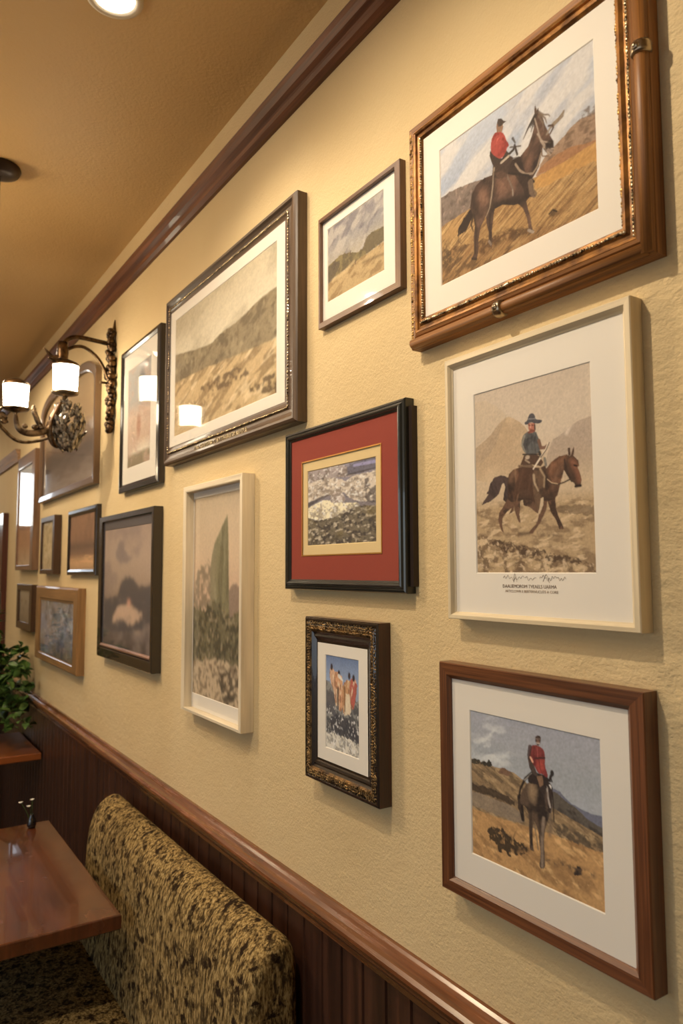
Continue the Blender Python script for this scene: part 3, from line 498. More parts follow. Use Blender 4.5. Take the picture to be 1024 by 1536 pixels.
# ================================================================ materials
def srgb(c): return tuple(float(t) for t in lin(c)) + (1,)
class NM:
    def __init__(s, name):
        s.m = bpy.data.materials.new(name); s.m.use_nodes = True; s.t = s.m.node_tree; s.b = s.t.nodes['Principled BSDF']
    def n(s, typ, **k):
        nd = s.t.nodes.new(typ)
        for a, v in k.items():
            if a.startswith('i_'): nd.inputs[int(a[2:]) if a[2:].isdigit() else a[2:].replace('_', ' ')].default_value = v
            else: setattr(nd, a, v)
        return nd
    def l(s, a, b): s.t.links.new(a, b)
    def coord(s, kind='Object', scale=(1, 1, 1), rot=(0, 0, 0)):
        c = s.n('ShaderNodeTexCoord'); m = s.n('ShaderNodeMapping'); s.l(c.outputs[kind], m.inputs[0]); m.inputs['Scale'].default_value = scale; m.inputs['Rotation'].default_value = rot; return m.outputs[0]
    def noise(s, vec, scale, detail=4, rough=.55):
        n = s.n('ShaderNodeTexNoise'); s.l(vec, n.inputs['Vector']); n.inputs['Scale'].default_value = scale; n.inputs['Detail'].default_value = detail; n.inputs['Roughness'].default_value = rough; return n.outputs[0]
    def ramp(s, fac, stops):
        r = s.n('ShaderNodeValToRGB'); s.l(fac, r.inputs[0]); e = r.color_ramp.elements
        while len(e) < len(stops): e.new(.5)
        for k, (p, c) in enumerate(stops): e[k].position = p; e[k].color = c if len(c) == 4 else tuple(c) + (1,)
        return r.outputs[0]
    def mixc(s, f, a, b):
        m = s.n('ShaderNodeMix', data_type='RGBA')
        for sock, v in ((m.inputs[0], f), (m.inputs[6], a), (m.inputs[7], b)):
            if hasattr(v, 'is_output'): s.l(v, sock)
            else: sock.default_value = v
        return m.outputs[2]
    def bump(s, h, strength, dist=.001, chain=None):
        b = s.n('ShaderNodeBump'); b.inputs['Strength'].default_value = strength; b.inputs['Distance'].default_value = dist; s.l(h, b.inputs['Height'])
        if chain: s.l(chain, b.inputs['Normal'])
        return b.outputs[0]
    def set(s, color=None, rough=None, metal=None, normal=None, coat=None, spec=None):
        for nme, v in (('Base Color', color), ('Roughness', rough), ('Metallic', metal), ('Normal', normal), ('Coat Weight', coat), ('Specular IOR Level', spec)):
            if v is None: continue
            if hasattr(v, 'is_output'): s.l(v, s.b.inputs[nme])
            else: s.b.inputs[nme].default_value = v
        return s.m

def m_plain(name, c, rough=.6, metal=0, coat=0, bump=0, bs=200, vary=0):
    m = NM(name); v = m.coord()
    n = m.noise(v, bs, 3)
    col = srgb(c)
    if vary:
        n2 = m.noise(v, 14, 4); col = m.mixc(n2, tuple(t * (1 - vary) for t in col[:3]) + (1,), tuple(min(1, t * (1 + vary)) for t in col[:3]) + (1,))
    return m.set(col, rough, metal, m.bump(n, bump, .0006) if bump else None, coat)

def m_wood(name, c1, c2, rough=.4, coat=.2, su=5, sv=160, bump=.15):
    m = NM(name); v = m.coord('UV', (su, sv, 1)); n = m.noise(v, 1, 6, .62)
    v2 = m.coord('UV', (su * .6, sv * .25, 1)); n2 = m.noise(v2, 1, 3)
    a = m.ramp(n, [(.32, srgb(c1)), (.66, srgb(c2))]); b = m.ramp(n2, [(.3, (.62, .62, .62, 1)), (.7, (1.15, 1.15, 1.15, 1))])
    mm = m.n('ShaderNodeMix', data_type='RGBA', blend_type='MULTIPLY'); mm.inputs[0].default_value = .8; m.l(a, mm.inputs[6]); m.l(b, mm.inputs[7])
    r = m.n('ShaderNodeMapRange'); m.l(n, r.inputs[0]); r.inputs[3].default_value = rough - .08; r.inputs[4].default_value = rough + .12
    return m.set(mm.outputs[2], r.outputs[0], 0, m.bump(n, bump, .0008), coat)

def m_gilt(name, c1, c2, rough=.35, metal=.75, scale=260):
    m = NM(name); v = m.coord(); n = m.noise(v, scale, 4); n2 = m.noise(v, scale * .25, 3)
    c = m.ramp(n2, [(.36, srgb(c1)), (.6, srgb(c2))])
    return m.set(c, rough, metal, m.bump(n, .6, .0012))

# ================================================================ the room
def m_wall():
    m = NM('warm_plaster'); v = m.coord()
    big = m.noise(v, 2.2, 3); fine = m.noise(v, 190, 3, .6); mid = m.noise(m.coord(scale=(1, 1, 1.3)), 42, 4, .6)
    tr = m.coord(rot=(.5, 0, 0), scale=(1, 1, 1.9)); trow = m.noise(tr, 17, 6, .6)
    # the coat gets rougher towards the near end of the wall
    sep = m.n('ShaderNodeSeparateXYZ'); m.l(m.coord(), sep.inputs[0]); mr = m.n('ShaderNodeMapRange'); m.l(sep.outputs[1], mr.inputs[0])
    mr.inputs[1].default_value = .75; mr.inputs[2].default_value = .35; mr.inputs[3].default_value = .12; mr.inputs[4].default_value = 1.0
    mul = m.n('ShaderNodeMath', operation='MULTIPLY'); m.l(trow, mul.inputs[0]); m.l(mr.outputs[0], mul.inputs[1])
    c = m.ramp(big, [(.3, srgb((208, 184, 138))), (.7, srgb((216, 194, 150)))])
    b1 = m.bump(fine, .9, .0018); b2 = m.bump(mid, .5, .003, b1); b3 = m.bump(mul.outputs[0], 1.0, .010, b2)
    return m.set(c, .82, 0, b3, spec=.3)
def m_ceiling():
    m = NM('tan_ceiling'); v = m.coord(); n = m.noise(v, 120, 3, .6); n2 = m.noise(v, 30, 3)
    return m.set(m.ramp(m.noise(v, 1.5, 2), [(.3, srgb((208, 172, 116))), (.7, srgb((216, 180, 124)))]), .46, 0, m.bump(n, .7, .0015, m.bump(n2, .4, .002)), spec=.5)
WALL = m_wall(); CEIL = m_ceiling()
X0, X1, Y0, Y1, ZT = -4.2, 0.0, -2.2, 8.0, 2.873
T = .12
def slab(name, a, b, mat):
    mb = MB(); mb.box(a, b); return struct(name, mb.v, mb.f, mat, None, False, mb.uv)
slab('wall_right', (0, Y0 - T, -.1), (T, Y1 + T, ZT + .1), WALL)
slab('wall_back', (X0, Y0 - T, 0), (X1, Y0, ZT), WALL)
slab('ceiling', (X0 - T, Y0 - T, ZT), (X1, Y1 + T, ZT + .1), CEIL)
mf = NM('brown_carpet'); slab('floor', (X0 - T, Y0 - T, -.1), (X1, Y1 + T, 0), mf.set(mf.ramp(mf.noise(mf.coord(), 40, 5), [(.35, srgb((52, 36, 28))), (.65, srgb((80, 58, 44)))]), .9, 0, mf.bump(mf.noise(mf.coord(), 400, 2), .5)))
def wall_with_hole(name, axis, at, lo, hi, holes, out):
    """a wall slab with window openings; the wall runs along y (axis='y') or x"""
    mb = MB(); cuts = sorted(holes); p = lo; a0, a1 = min(at, at + out), max(at, at + out)
    def bx(u0, u1, z0, z1):
        if u1 - u0 < 1e-4 or z1 - z0 < 1e-4: return
        if axis == 'y': mb.box((a0, u0, z0), (a1, u1, z1))
        else: mb.box((u0, a0, z0), (u1, a1, z1))
    for (h0, h1, z0, z1) in cuts:
        bx(p, h0, 0, ZT); bx(h0, h1, 0, z0); bx(h0, h1, z1, ZT); p = h1
    bx(p, hi, 0, ZT); return struct(name, mb.v, mb.f, WALL, None, False, mb.uv)
DARKW = m_wood('dark_mahogany', (44, 22, 12), (84, 46, 26), .34, .45)
WL = [(-1.6, .2, .75, 2.3), (.9, 2.7, .75, 2.3)]; WF = [(-.84, -.25, 2.06, 2.7)]
wall_with_hole('wall_left', 'y', X0, Y0, Y1, WL, -T); wall_with_hole('wall_far', 'x', Y1, X0, X1, WF, T)
def m_glass(name, rough=0.0):
    m = NM(name); t = m.t; t.nodes.remove(m.b)
    tr = m.n('ShaderNodeBsdfTransparent'); gl = m.n('ShaderNodeBsdfGlossy'); gl.inputs['Roughness'].default_value = rough
    # reflectance rises towards grazing angles, the same from both sides of the pane
    lw = m.n('ShaderNodeLayerWeight'); lw.inputs[0].default_value = .5; pw = m.n('ShaderNodeMath', operation='POWER'); m.l(lw.outputs['Facing'], pw.inputs[0]); pw.inputs[1].default_value = 4.5
    fr = m.n('ShaderNodeMath', operation='MULTIPLY_ADD'); m.l(pw.outputs[0], fr.inputs[0]); fr.inputs[1].default_value = .94; fr.inputs[2].default_value = .05; mx = m.n('ShaderNodeMixShader')
    m.l(fr.outputs[0], mx.inputs[0]); m.l(tr.outputs[0], mx.inputs[1]); m.l(gl.outputs[0], mx.inputs[2]); m.l(mx.outputs[0], t.nodes['Material Output'].inputs[0]); return m.m
GLASS = m_glass('picture_glass', .05); GLASS2 = m_glass('old_glass', .04)
def window(name, axis, at, h):
    u0, u1, z0, z1 = h; mb = MB(); w_ = .05
    def bx(a, b, c, d, t=.02):
        if axis == 'y': mb.box((at - .07 - t, a, c), (at - .07 + t, b, d))
        else: mb.box((a, at + .07 - t, c), (b, at + .07 + t, d))
    bx(u0, u1, z0, z0 + w_); bx(u0, u1, z1 - w_, z1); bx(u0, u0 + w_, z0 + w_, z1 - w_); bx(u1 - w_, u1, z0 + w_, z1 - w_)
    um = (u0 + u1) / 2; bx(um - .015, um + .015, z0 + w_, z1 - w_, .015)
    o = struct(name, mb.v, mb.f, DARKW, None, False, mb.uv)
    return o
window('window_1', 'y', X0, WL[0]); window('window_2', 'y', X0, WL[1]); window('window_3', 'x', Y1, WF[0])
def daylight(loc, rot, sx, sz, W):
    L = bpy.data.lights.new('daylight', 'AREA'); L.shape = 'RECTANGLE'; L.size = sx; L.size_y = sz; L.energy = W; L.color = (.72, .84, 1.0)
    o = bpy.data.objects.new('daylight', L); COL.objects.link(o); o.location = loc; o.rotation_euler = rot
for h in WL: daylight((X0 - T - .05, (h[0] + h[1]) / 2, (h[2] + h[3]) / 2), (0, -math.pi / 2, 0), h[3] - h[2], h[1] - h[0], WINDOW_W)
daylight(((WF[0][0] + WF[0][1]) / 2, Y1 + T + .05, (WF[0][2] + WF[0][3]) / 2), (-math.pi / 2, 0, 0), .57, .62, WINDOW_W * .3)

# picture rail, chair rail, panelling, far moulding, door
RAILW = m_wood('picture_rail_wood', (84, 46, 24), (128, 78, 46), .45, .1, 3, 90)
def rail(name, prof, y0, y1, mat):
    mb = extrude_y(prof, [y0, y1]); return struct(name, mb.v, mb.f, mat, None, False, mb.uv)
zr = 2.698
rail('trim_1', [(0, zr), (-.010, zr), (-.020, zr + .006), (-.022, zr + .016), (-.014, zr + .024), (-.012, zr + .028), (-.016, zr + .032), (-.026, zr + .038), (-.034, zr + .048), (-.037, zr + .060), (-.034, zr + .066), (0, zr + .066)], Y0, Y1, RAILW)
CH = m_wood('chair_rail_wood', (86, 50, 28), (136, 84, 50), .24, .6, 3, 60, .03)
rail('trim_2', [(0, 1.002), (-.006, 1.001), (-.010, .997), (-.014, .992), (-.022, .988), (-.030, .986), (-.035, .981), (-.036, .975), (-.034, .969), (-.028, .965), (-.024, .963), (-.024, .957), (-.021, .952), (-.017, .948), (-.016, .938), (0, .938)], Y0, Y1, CH)
CH.node_tree.nodes['Principled BSDF'].inputs['Coat Roughness'].default_value = .16
PAN = m_wood('panelling_wood', (42, 22, 14), (78, 46, 30), .42, .2, 2, 40, .1)
mb = MB(); y = Y0; n_ = .0695; vs = []
prof = []
while y < Y1 - .001:
    e = min(y + n_, Y1)
    prof += [(y, -.006), (y + .004, -.014), (e - .004, -.014)]; y = e
prof += [(Y1, -.006)]
vs = [(x, yy, z) for yy, x in prof for z in (0.0, .945)]; fs = [(2 * i, 2 * i + 1, 2 * i + 3, 2 * i + 2) for i in range(len(prof) - 1)]
uv = [[(0, prof[i][0]), (.9, prof[i][0]), (.9, prof[i + 1][0]), (0, prof[i + 1][0])] for i in range(len(prof) - 1)]
vs += [(0, Y0, 0), (0, Y0, .945), (0, Y1, 0), (0, Y1, .945)]; k = len(vs) - 4; L_ = 2 * (len(prof) - 1)
fs += [(k, k + 2, k + 3, k + 1), (k, k + 1, 1, 0), (k + 2, L_, L_ + 1, k + 3)]; uv += [[(0, 0)] * 4] * 3
mb.add(vs, fs, uv); struct('trim_3', mb.v, mb.f, PAN, None, False, mb.uv)
PALEW = m_wood('far_moulding_wood', (130, 98, 70), (166, 132, 98), .6, .0, 3, 90)
rail('trim_4', [(0, 2.315), (-.012, 2.315), (-.018, 2.335), (-.014, 2.35), (-.024, 2.37), (-.03, 2.39), (0, 2.39)], 4.82, Y1, PALEW)
# dark door standing in the wall at the far left
mb = MB()
dy0, dy1 = 5.17, 6.15
mb.box((-.035, dy0, 1.003), (0, dy0 + .11, 2.02)); mb.box((-.035, dy1 - .11, 1.003), (0, dy1, 2.02)); mb.box((-.035, dy0 + .11, 1.91), (0, dy1 - .11, 2.02))
mb.box((-.056, dy0, 0), (-.048, dy0 + .11, 1.003)); mb.box((-.056, dy1 - .11, 0), (-.048, dy1, 1.003)); mb.box((-.052, dy0 + .11, .01), (-.049, dy1 - .11, 1.003)); mb.box((-.018, dy0 + .11, 1.003), (-.002, dy1 - .11, 1.91))
door = struct('door_1', mb.v, mb.f, m_wood('red_brown_door', (48, 18, 12), (84, 34, 22), .3, .4, 3, 60), None, False, mb.uv)
door['_o'] = (0, 0, 0)
mb = MB(); mb.ball((-.07, dy1 - .2, 1.02), .026, n=12, m=8); mb.tube([(-.07, dy1 - .2, 1.02), (-.016, dy1 - .2, 1.02)], .009)
new_obj('door_knob', mb.v, mb.f, m_plain('brass', (170, 130, 70), .25, 1), door, True)

# ================================================================ framed pictures
MAT_W = m_plain('mat_board', (240, 234, 222), .9, bump=.15, bs=900)
MAT_C = m_plain('cream_mat', (226, 202, 150), .9, bump=.1, bs=900)
MAT_R = m_plain('red_mat', (148, 60, 46), .85, bump=.2, bs=900)
MAT_G = m_plain('slate_mat', (84, 82, 88), .8, bump=.1, bs=900)
PAPER = NM('print_ink'); _a = PAPER.n('ShaderNodeVertexColor', layer_name='ink'); PAPER = PAPER.set(_a.outputs[0], .75, 0, spec=.25)
BACKB = m_plain('kraft_backing', (110, 84, 60), .9)

def ring(outer, inner, prof, depth):
    """mitred moulding. outer/inner = (y_left, y_right, z0, z1); prof = (t, h) with t 0 outer .. 1 sight, h 0 wall .. 1 front"""
    mb = MB(); loops = []; acc = [0]
    for i, (t, h) in enumerate(prof):
        yl = outer[0] + (inner[0] - outer[0]) * t; yr = outer[1] + (inner[1] - outer[1]) * t
        z0 = outer[2] + (inner[2] - outer[2]) * t; z1 = outer[3] + (inner[3] - outer[3]) * t
        x = -h * depth - .0005; loops.append([(x, yl, z0), (x, yr, z0), (x, yr, z1), (x, yl, z1)])
        if i: acc.append(acc[-1] + abs(t - prof[i - 1][0]) * .03 + abs(h - prof[i - 1][1]) * depth)
    vs = [p for l in loops for p in l]; fs = []; uv = []
    for i in range(len(prof) - 1):
        for k in range(4):
            k2 = (k + 1) % 4; a, b, c, d = i * 4 + k, i * 4 + k2, (i + 1) * 4 + k2, (i + 1) * 4 + k
            f = (a, b, c, d); fs.append(f); ax = 1 if k % 2 == 0 else 2
            uv.append([(vs[q][ax] + k * 3.3, acc[i + (1 if q >= (i + 1) * 4 else 0)]) for q in f])
    mb.add(vs, fs, uv); return mb

def plate(rect, hole, x, thick=.0016):
    """mat board with a bevelled window"""
    mb = MB(); o = rect; h = hole; e = thick
    A = [(x, o[0], o[2]), (x, o[1], o[2]), (x, o[1], o[3]), (x, o[0], o[3])]
    B = [(x, h[0] + e, h[2] - e), (x, h[1] - e, h[2] - e), (x, h[1] - e, h[3] + e), (x, h[0] + e, h[3] + e)]
    C_ = [(x + thick, h[0], h[2]), (x + thick, h[1], h[2]), (x + thick, h[1], h[3]), (x + thick, h[0], h[3])]
    vs = A + B + C_; fs = []
    for k in range(4):
        k2 = (k + 1) % 4; fs += [(k, k2, 4 + k2, 4 + k), (4 + k, 4 + k2, 8 + k2, 8 + k)]
    mb.add(vs, fs); return mb

def art_mesh(art, rect, x, parent, name='print', label=None):
    H, W = art.H, art.W; yl, yr, z0, z1 = rect
    jj, ii = np.meshgrid(np.arange(H + 1), np.arange(W + 1), indexing='ij')
    o = Vector(parent['_o'])
    co = np.stack([np.full(jj.shape, x - o.x), yl + (yr - yl) * ii / W - o.y, z1 + (z0 - z1) * jj / H - o.z], -1).reshape(-1, 3)
    a = (jj[:-1, :-1] * (W + 1) + ii[:-1, :-1]).ravel(); fc = np.stack([a, a + W + 1, a + W + 2, a + 1], 1)
    me = bpy.data.meshes.new(name); me.vertices.add(len(co)); me.vertices.foreach_set('co', co.ravel().astype(np.float32))
    me.loops.add(fc.size); me.loops.foreach_set('vertex_index', fc.ravel().astype(np.int32))
    me.polygons.add(len(fc)); me.polygons.foreach_set('loop_start', np.arange(0, fc.size, 4).astype(np.int32)); me.polygons.foreach_set('loop_total', np.full(len(fc), 4, np.int32))
    me.update(calc_edges=True)
    c = np.pad(np.clip(art.c, 0, .95), ((0, 1), (0, 1), (0, 0)), mode='edge')
    c = (c + np.roll(c, 1, 0) + np.roll(c, 1, 1) + np.roll(np.roll(c, 1, 0), 1, 1)) / 4 if False else c
    at = me.color_attributes.new('ink', 'FLOAT_COLOR', 'POINT'); at.data.foreach_set('color', np.concatenate([c, np.ones(c.shape[:2] + (1,))], -1).reshape(-1).astype(np.float32))
    me.materials.append(PAPER); ob = bpy.data.objects.new(name, me); COL.objects.link(ob); ob.parent = parent; ob['_o'] = parent['_o']
    if label: ob['label'] = label
    return ob

P_BOX = [(0, 0), (0, .94), (.06, 1), (.9, 1), (1, .95), (1, .35)]
P_FLAT = [(0, 0), (0, .9), (.12, 1), (.82, .96), (.9, .86), (1, .84), (1, .3)]
P_STEP = [(0, 0), (0, .75), (.08, .85), (.25, .9), (.3, .8), (.38, .8), (.5, .95), (.62, 1), (.78, .96), (.84, .84), (1, .8), (1, .3)]
P_COVE = [(0, 0), (0, .8), (.05, .92), (.14, 1), (.24, .97), (.34, .82), (.46, .70), (.58, .66), (.64, .72), (.72, .74), (.78, .68), (.88, .60), (1, .58), (1, .25)]
P_ORN = [(0, 0), (0, .9), (.05, 1), (.12, 1), (.16, .9), (.3, .98), (.45, .94), (.58, .78), (.64, .72), (.72, .76), (.8, .7), (.86, .64), (1, .62), (1, .2)]
P_SHADOW = [(0, 0), (0, .97), (.08, 1), (.85, 1), (1, .97), (1, .3)]

def pic(name, label, depth, outer, sight, pict, paint, frame_mat, prof=P_BOX, mat=MAT_W, glass=GLASS, frame_label=None, recess=.3, print_label=None, hfix=False):
    yc = (outer[0] + outer[1]) / 2; prof = list(prof); prof[-1] = (1, prof[-1][1] if prof is None or hfix else max(.1, min(prof[-2][1], (depth - .0085) / depth)))
    t = thing(name, label, 'framed picture', (0, yc, outer[2]), 'framed pictures hung on the plaster wall')
    fr = ring(outer, sight, prof, depth).build('frame', frame_mat, t)
    if frame_label: fr['label'] = frame_label
    xm = -depth * prof[-1][1] - .0008
    xb = -.0012; mb = MB(); mb.box((xb, outer[1] + .002, outer[2] + .002), (-.0003, outer[0] - .002, outer[3] - .002)); mb.build('backing_board', BACKB, t)
    pad = .002; so = (sight[0] + pad, sight[1] - pad, sight[2] - pad, sight[3] + pad)
    if pict is None: pict = so; xp = xm
    else:
        plate(so, pict, xm).build('mat', mat, t); xp = xm + .0014
    art_mesh(paint(), (pict[0] + .001, pict[1] - .001, pict[2] - .001, pict[3] + .001), xp, t, label=print_label)
    if glass:
        xg = xm - .0016; new_obj('glass', [(xg, so[0], so[2]), (xg, so[1], so[2]), (xg, so[1], so[3]), (xg, so[0], so[3])], [(0, 1, 2, 3)], glass, t)
    t['xm'] = xm
    return t

GOLDWOOD = m_wood('golden_oak_frame', (104, 62, 26), (170, 116, 58), .45, .0, 4, 220)
GILT = m_gilt('antique_gilt', (84, 56, 24), (206, 164, 92), .32, .8)
SILV = m_gilt('worn_silver_gilt', (84, 70, 50), (226, 206, 168), .25, .9, 400)
WALNUT = m_wood('walnut_frame', (74, 40, 20), (122, 74, 40), .38, .25, 5, 200)
BROWNF = m_wood('slim_brown_frame', (84, 56, 38), (120, 84, 58), .4, .3, 4, 200)
PEWTER = m_wood('brown_pewter_frame', (66, 48, 34), (98, 76, 54), .42, .15, 4, 120)
BLACKF = m_plain('black_green_frame', (30, 32, 30), .28, 0, .4, vary=.3)
EBONY = m_plain('ebony_frame', (36, 28, 24), .25, 0, .6, vary=.3)
STEEL = m_plain('dark_steel_frame', (60, 56, 56), .22, .6, .3, vary=.2)
CREAM = m_wood('cream_painted_frame', (218, 200, 164), (228, 212, 178), .5, .1, 4, 100, .05)
IVORY = m_wood('ivory_painted_frame', (226, 210, 180), (234, 220, 192), .5, .1, 4, 100, .05)
OAK = m_wood('pale_oak_frame', (120, 88, 54), (158, 120, 78), .4, .2, 4, 140)
DKFR = m_wood('dark_brown_frame', (46, 28, 18), (74, 48, 32), .35, .3, 4, 140)

def along(rect, step, sides='brtl'):
    """points round a rectangle (left, bottom, right, top) with their direction"""
    yl, yr, z0, z1 = rect; out = []
    for a, b, d, sd in (((yl, z0), (yr, z0), 0, 'b'), ((yr, z0), (yr, z1), 1, 'r'), ((yr, z1), (yl, z1), 0, 't'), ((yl, z1), (yl, z0), 1, 'l')):
        if sd not in sides: continue
        L = math.dist(a, b); n = max(1, int(L / step))
        for k in range(n): f = (k + .5) / n; out.append((a[0] + (b[0] - a[0]) * f, a[1] + (b[1] - a[1]) * f, d))
    return out
def lerp_rect(o, i, t): return tuple(a + (b - a) * t for a, b in zip(o, i))
def beads(o, i, t, x, step, r, mb, sides='brtl', jitter=0):
    for y, z, d in along(lerp_rect(o, i, t), step, sides):
        j = 1 + jitter * (random.random() - .5)
        rr = (r[0] * j, r[1] * j if not d else r[2] * j, r[2] * j if not d else r[1] * j)
        mb.ball((x, y + jitter * .001 * (random.random() - .5), z + jitter * .001 * (random.random() - .5)), rr, n=6, m=4)

# --- 1 the big gilt frame, top right
O = (.968, .503, 2.0165, 2.411); I = (.9306, .5492, 2.0652, 2.3765); Pc = (.8891, .5846, 2.1063, 2.336)
D = .031
t = pic('framed_picture', 'large golden frame, top right, with a rider in a red coat on a dark horse', D, O, I, Pc, paint_red_coat_rider, GOLDWOOD,
        [(0, 0), (0, .6), (.04, .7), (.36, .72), (.40, .8), (.5, .86), (.58, .8), (.62, .7), (.7, .72), (.8, .84), (.9, .8), (1, .62), (1, .3)])
mb = MB(); beads(O, I, .56, -D * .84, .0052, (.0022, .0030, .0026), mb, 'r', jitter=.5); beads(O, I, .80, -D * .84, .0046, (.0022, .0026, .0026), mb, 'b', jitter=.6); beads(O, I, .90, -D * .78, .0044, (.0020, .0022, .0026), mb, 'l', jitter=.4)
b_ = mb.build('beading', SILV, t, True); b_['label'] = 'worn silver gilt beading'
mb = MB(); beads(O, I, .90, -D * .78, .0040, (.0018, .0022, .0024), mb, 'r', jitter=.8); mb.build('carved_band', GILT, t, True)['label'] = 'fine antique gold carving beside the right rail'
mb = MB(); beads(O, I, .14, -D * .7, .0042, (.0018, .0024, .0028), mb, 'l', jitter=1.0); beads(O, I, .34, -D * .72, .0042, (.0018, .0024, .0028), mb, 'l', jitter=1.0); b_ = mb.build('carved_band', GILT, t, True); b_['label'] = 'textured antique gold left edge'
ring(O, I, [(.44, .80), (.5, .87), (.58, .81), (.62, .71), (.7, .73), (.8, .85), (.9, .81), (.99, .64)], D).build('gilt_moulding', m_gilt('brown_gilt', (96, 60, 26), (168, 116, 56), .42, .45, 120), t)
rw = .0085; mb = MB()
zb = O[2] + .0085; yrr = O[1] + .0095
mb.tube([(-D * .72, O[0] - .006, zb), (-D * .72, yrr, zb)], rw, 20); mb.tube([(-D * .72, yrr, zb - .006), (-D * .72, yrr, O[3] - .006)], rw + .0005, 20)
b_ = mb.build('round_rail', GOLDWOOD, t, True); b_['label'] = 'round polished wood rail'
for c_, ax in (((-D * .72, .757, zb), (0, 1, 0)), ((-D * .72, yrr, 2.277), (0, 0, 1))):
    mb = MB(); mb.lathe([(rw, -.008), (rw + .003, -.0075), (rw + .0045, -.004), (rw + .0042, 0), (rw + .0045, .004), (rw + .003, .0075), (rw, .008)], c_, 24, ax)
    c2 = Vector(c_) + Vector((-rw - .003, 0, 0)); mb.ball(c2, (.004, .0055, .0055), n=10, m=6); mb.ball(c2 + Vector((-.003, 0, 0)), (.0025, .003, .003), n=8, m=5)
    b_ = mb.build('clamp', m_plain('aged_nickel', (176, 160, 136), .28, 1, bump=.5, bs=300), t, True); b_['label'] = 'round metal clamp on the rail'

# --- 2 small brown frame
pic('framed_picture', 'small slim brown frame with a white mat, just left of the big golden frame', .014, (1.2863, 1.0052, 2.1436, 2.3819), (1.280, 1.0215, 2.156, 2.373), (1.2623, 1.0665, 2.1985, 2.3527), paint_stormy_hills, BROWNF, P_BOX)

# --- 3 big sepia landscape
O = (2.1728, 1.3562, 1.9611, 2.4779); I = (2.157, 1.427, 2.0194, 2.4357)
t = pic('framed_picture', 'large sepia hillside in a wide brown frame with lettering on its bottom rail', .03, O, I, (2.1206, 1.4661, 2.0469, 2.4057), paint_sepia_hillside, PEWTER, P_COVE)
mb = MB(); beads(O, I, .66, -.0235, .0075, (.002, .003, .0026), mb, jitter=.6); b_ = mb.build('beading', SILV, t, True); b_['label'] = 'small silvery beads'
def text(body, size, loc, parent, mat, name='lettering', extrude=.0004, xs=1.0, label=None, shear=0):
    cu = bpy.data.curves.new(name, 'FONT'); cu.body = body; cu.size = size; cu.extrude = extrude; cu.align_x = 'CENTER'; cu.align_y = 'CENTER'; cu.shear = shear; cu.resolution_u = 3
    tmp = bpy.data.objects.new('tmp_text', cu); COL.objects.link(tmp)
    me = bpy.data.meshes.new_from_object(tmp.evaluated_get(bpy.context.evaluated_depsgraph_get())); bpy.data.objects.remove(tmp); me.name = name
    me.materials.clear(); me.materials.append(mat); o = bpy.data.objects.new(name, me); COL.objects.link(o); o.parent = parent
    o.location = Vector(loc) - Vector(parent['_o']); o.rotation_euler = (math.pi / 2, 0, -math.pi / 2); o.scale = (xs, 1, 1)
    if label: o['label'] = label
    return o
text('OA SEVTOR CATTHINGRAUZA', .021, (-.0268, 1.765, 1.9805), t, m_plain('worn_letter_metal', (214, 196, 160), .3, .9), xs=1.15, extrude=.0012, label='raised worn metal letters')

# --- 4 black frame with red mat
O = (1.4178, .9897, 1.6, 1.9396); I = (1.3926, 1.0123, 1.6216, 1.9197); G = (1.3460, 1.0645, 1.6725, 1.8680)
t = pic('framed_picture', 'black frame with a wide red mat around a small print of pale boulders', .024, O, I, (1.3273, 1.0838, 1.6927, 1.8473), paint_boulders, BLACKF, P_STEP, mat=MAT_C)
xm = t['xm']; so = (I[0] + .002, I[1] - .002, I[2] - .002, I[3] + .002)
b_ = plate(so, G, xm - .0016, .0008).build('red_mat', MAT_R, t); b_['label'] = 'wide brick red mat'
for c in t.children:
    if c.name.startswith('glass'): c.location.x -= .0016
ring((G[0] + .0026, G[1] - .0026, G[2] - .0026, G[3] + .0026), G, [(0, 0), (0, 1), (1, 1), (1, 0)], .0008).build('gold_fillet', m_plain('gold_fillet', (214, 160, 84), .35, .7), t).location = Vector((xm - .0012, 0, 0)) 
b_ = t.children[-1]
mb = MB(); mb.box((-.012, .981, 1.612), (-.0003, .99, 1.925)); mb.build('rear_box', m_plain('dark_box', (44, 30, 22), .5), t)

# --- 5 small ornate frame
O = (1.3172, 1.0634, 1.2263, 1.5459); I = (1.2817, 1.1116, 1.2707, 1.4939)
REDBR = m_wood('red_brown_box', (46, 20, 12), (76, 36, 22), .35, .4, 4, 100)
t = pic('framed_picture', 'small carved dark and gold frame with riders under a blue sky', .028, O, I, (1.2538, 1.1402, 1.2948, 1.4724), paint_riding_party, EBONY, P_ORN)
mb = MB(); rnd = random.Random(3)
for tt in (.24, .34, .44):
    for y, z, d in along(lerp_rect(O, I, tt), .0055):
        a_ = rnd.random() * math.pi; Mx = Matrix.Rotation(a_, 3, 'X'); mb.ball((-.0272, y + rnd.uniform(-.001, .001), z + rnd.uniform(-.001, .001)), (.0016, .0042, .0013), Mx, 6, 4)
beads(O, I, .15, -.0265, .009, (.0014, .003, .0012), mb, jitter=1); b_ = mb.build('carved_scrollwork', m_gilt('muted_gilt', (64, 48, 26), (160, 130, 84), .38, .75), t, True); b_['label'] = 'antique gold carved scrollwork'
ring(lerp_rect(O, I, .17), lerp_rect(O, I, .55), [(0, .9), (.3, .96), (.7, .97), (1, .85)], .028).build('gilt_band', m_gilt('dark_gilt', (52, 36, 18), (120, 88, 44), .4, .6), t)
ring((O[0] + .0003, O[1] - .0003, O[2] - .0003, O[3] + .0003), O, [(0, 0), (0, .93), (1, .93)], .028).build('outer_box', REDBR, t)['label'] = 'dark red brown outer box'

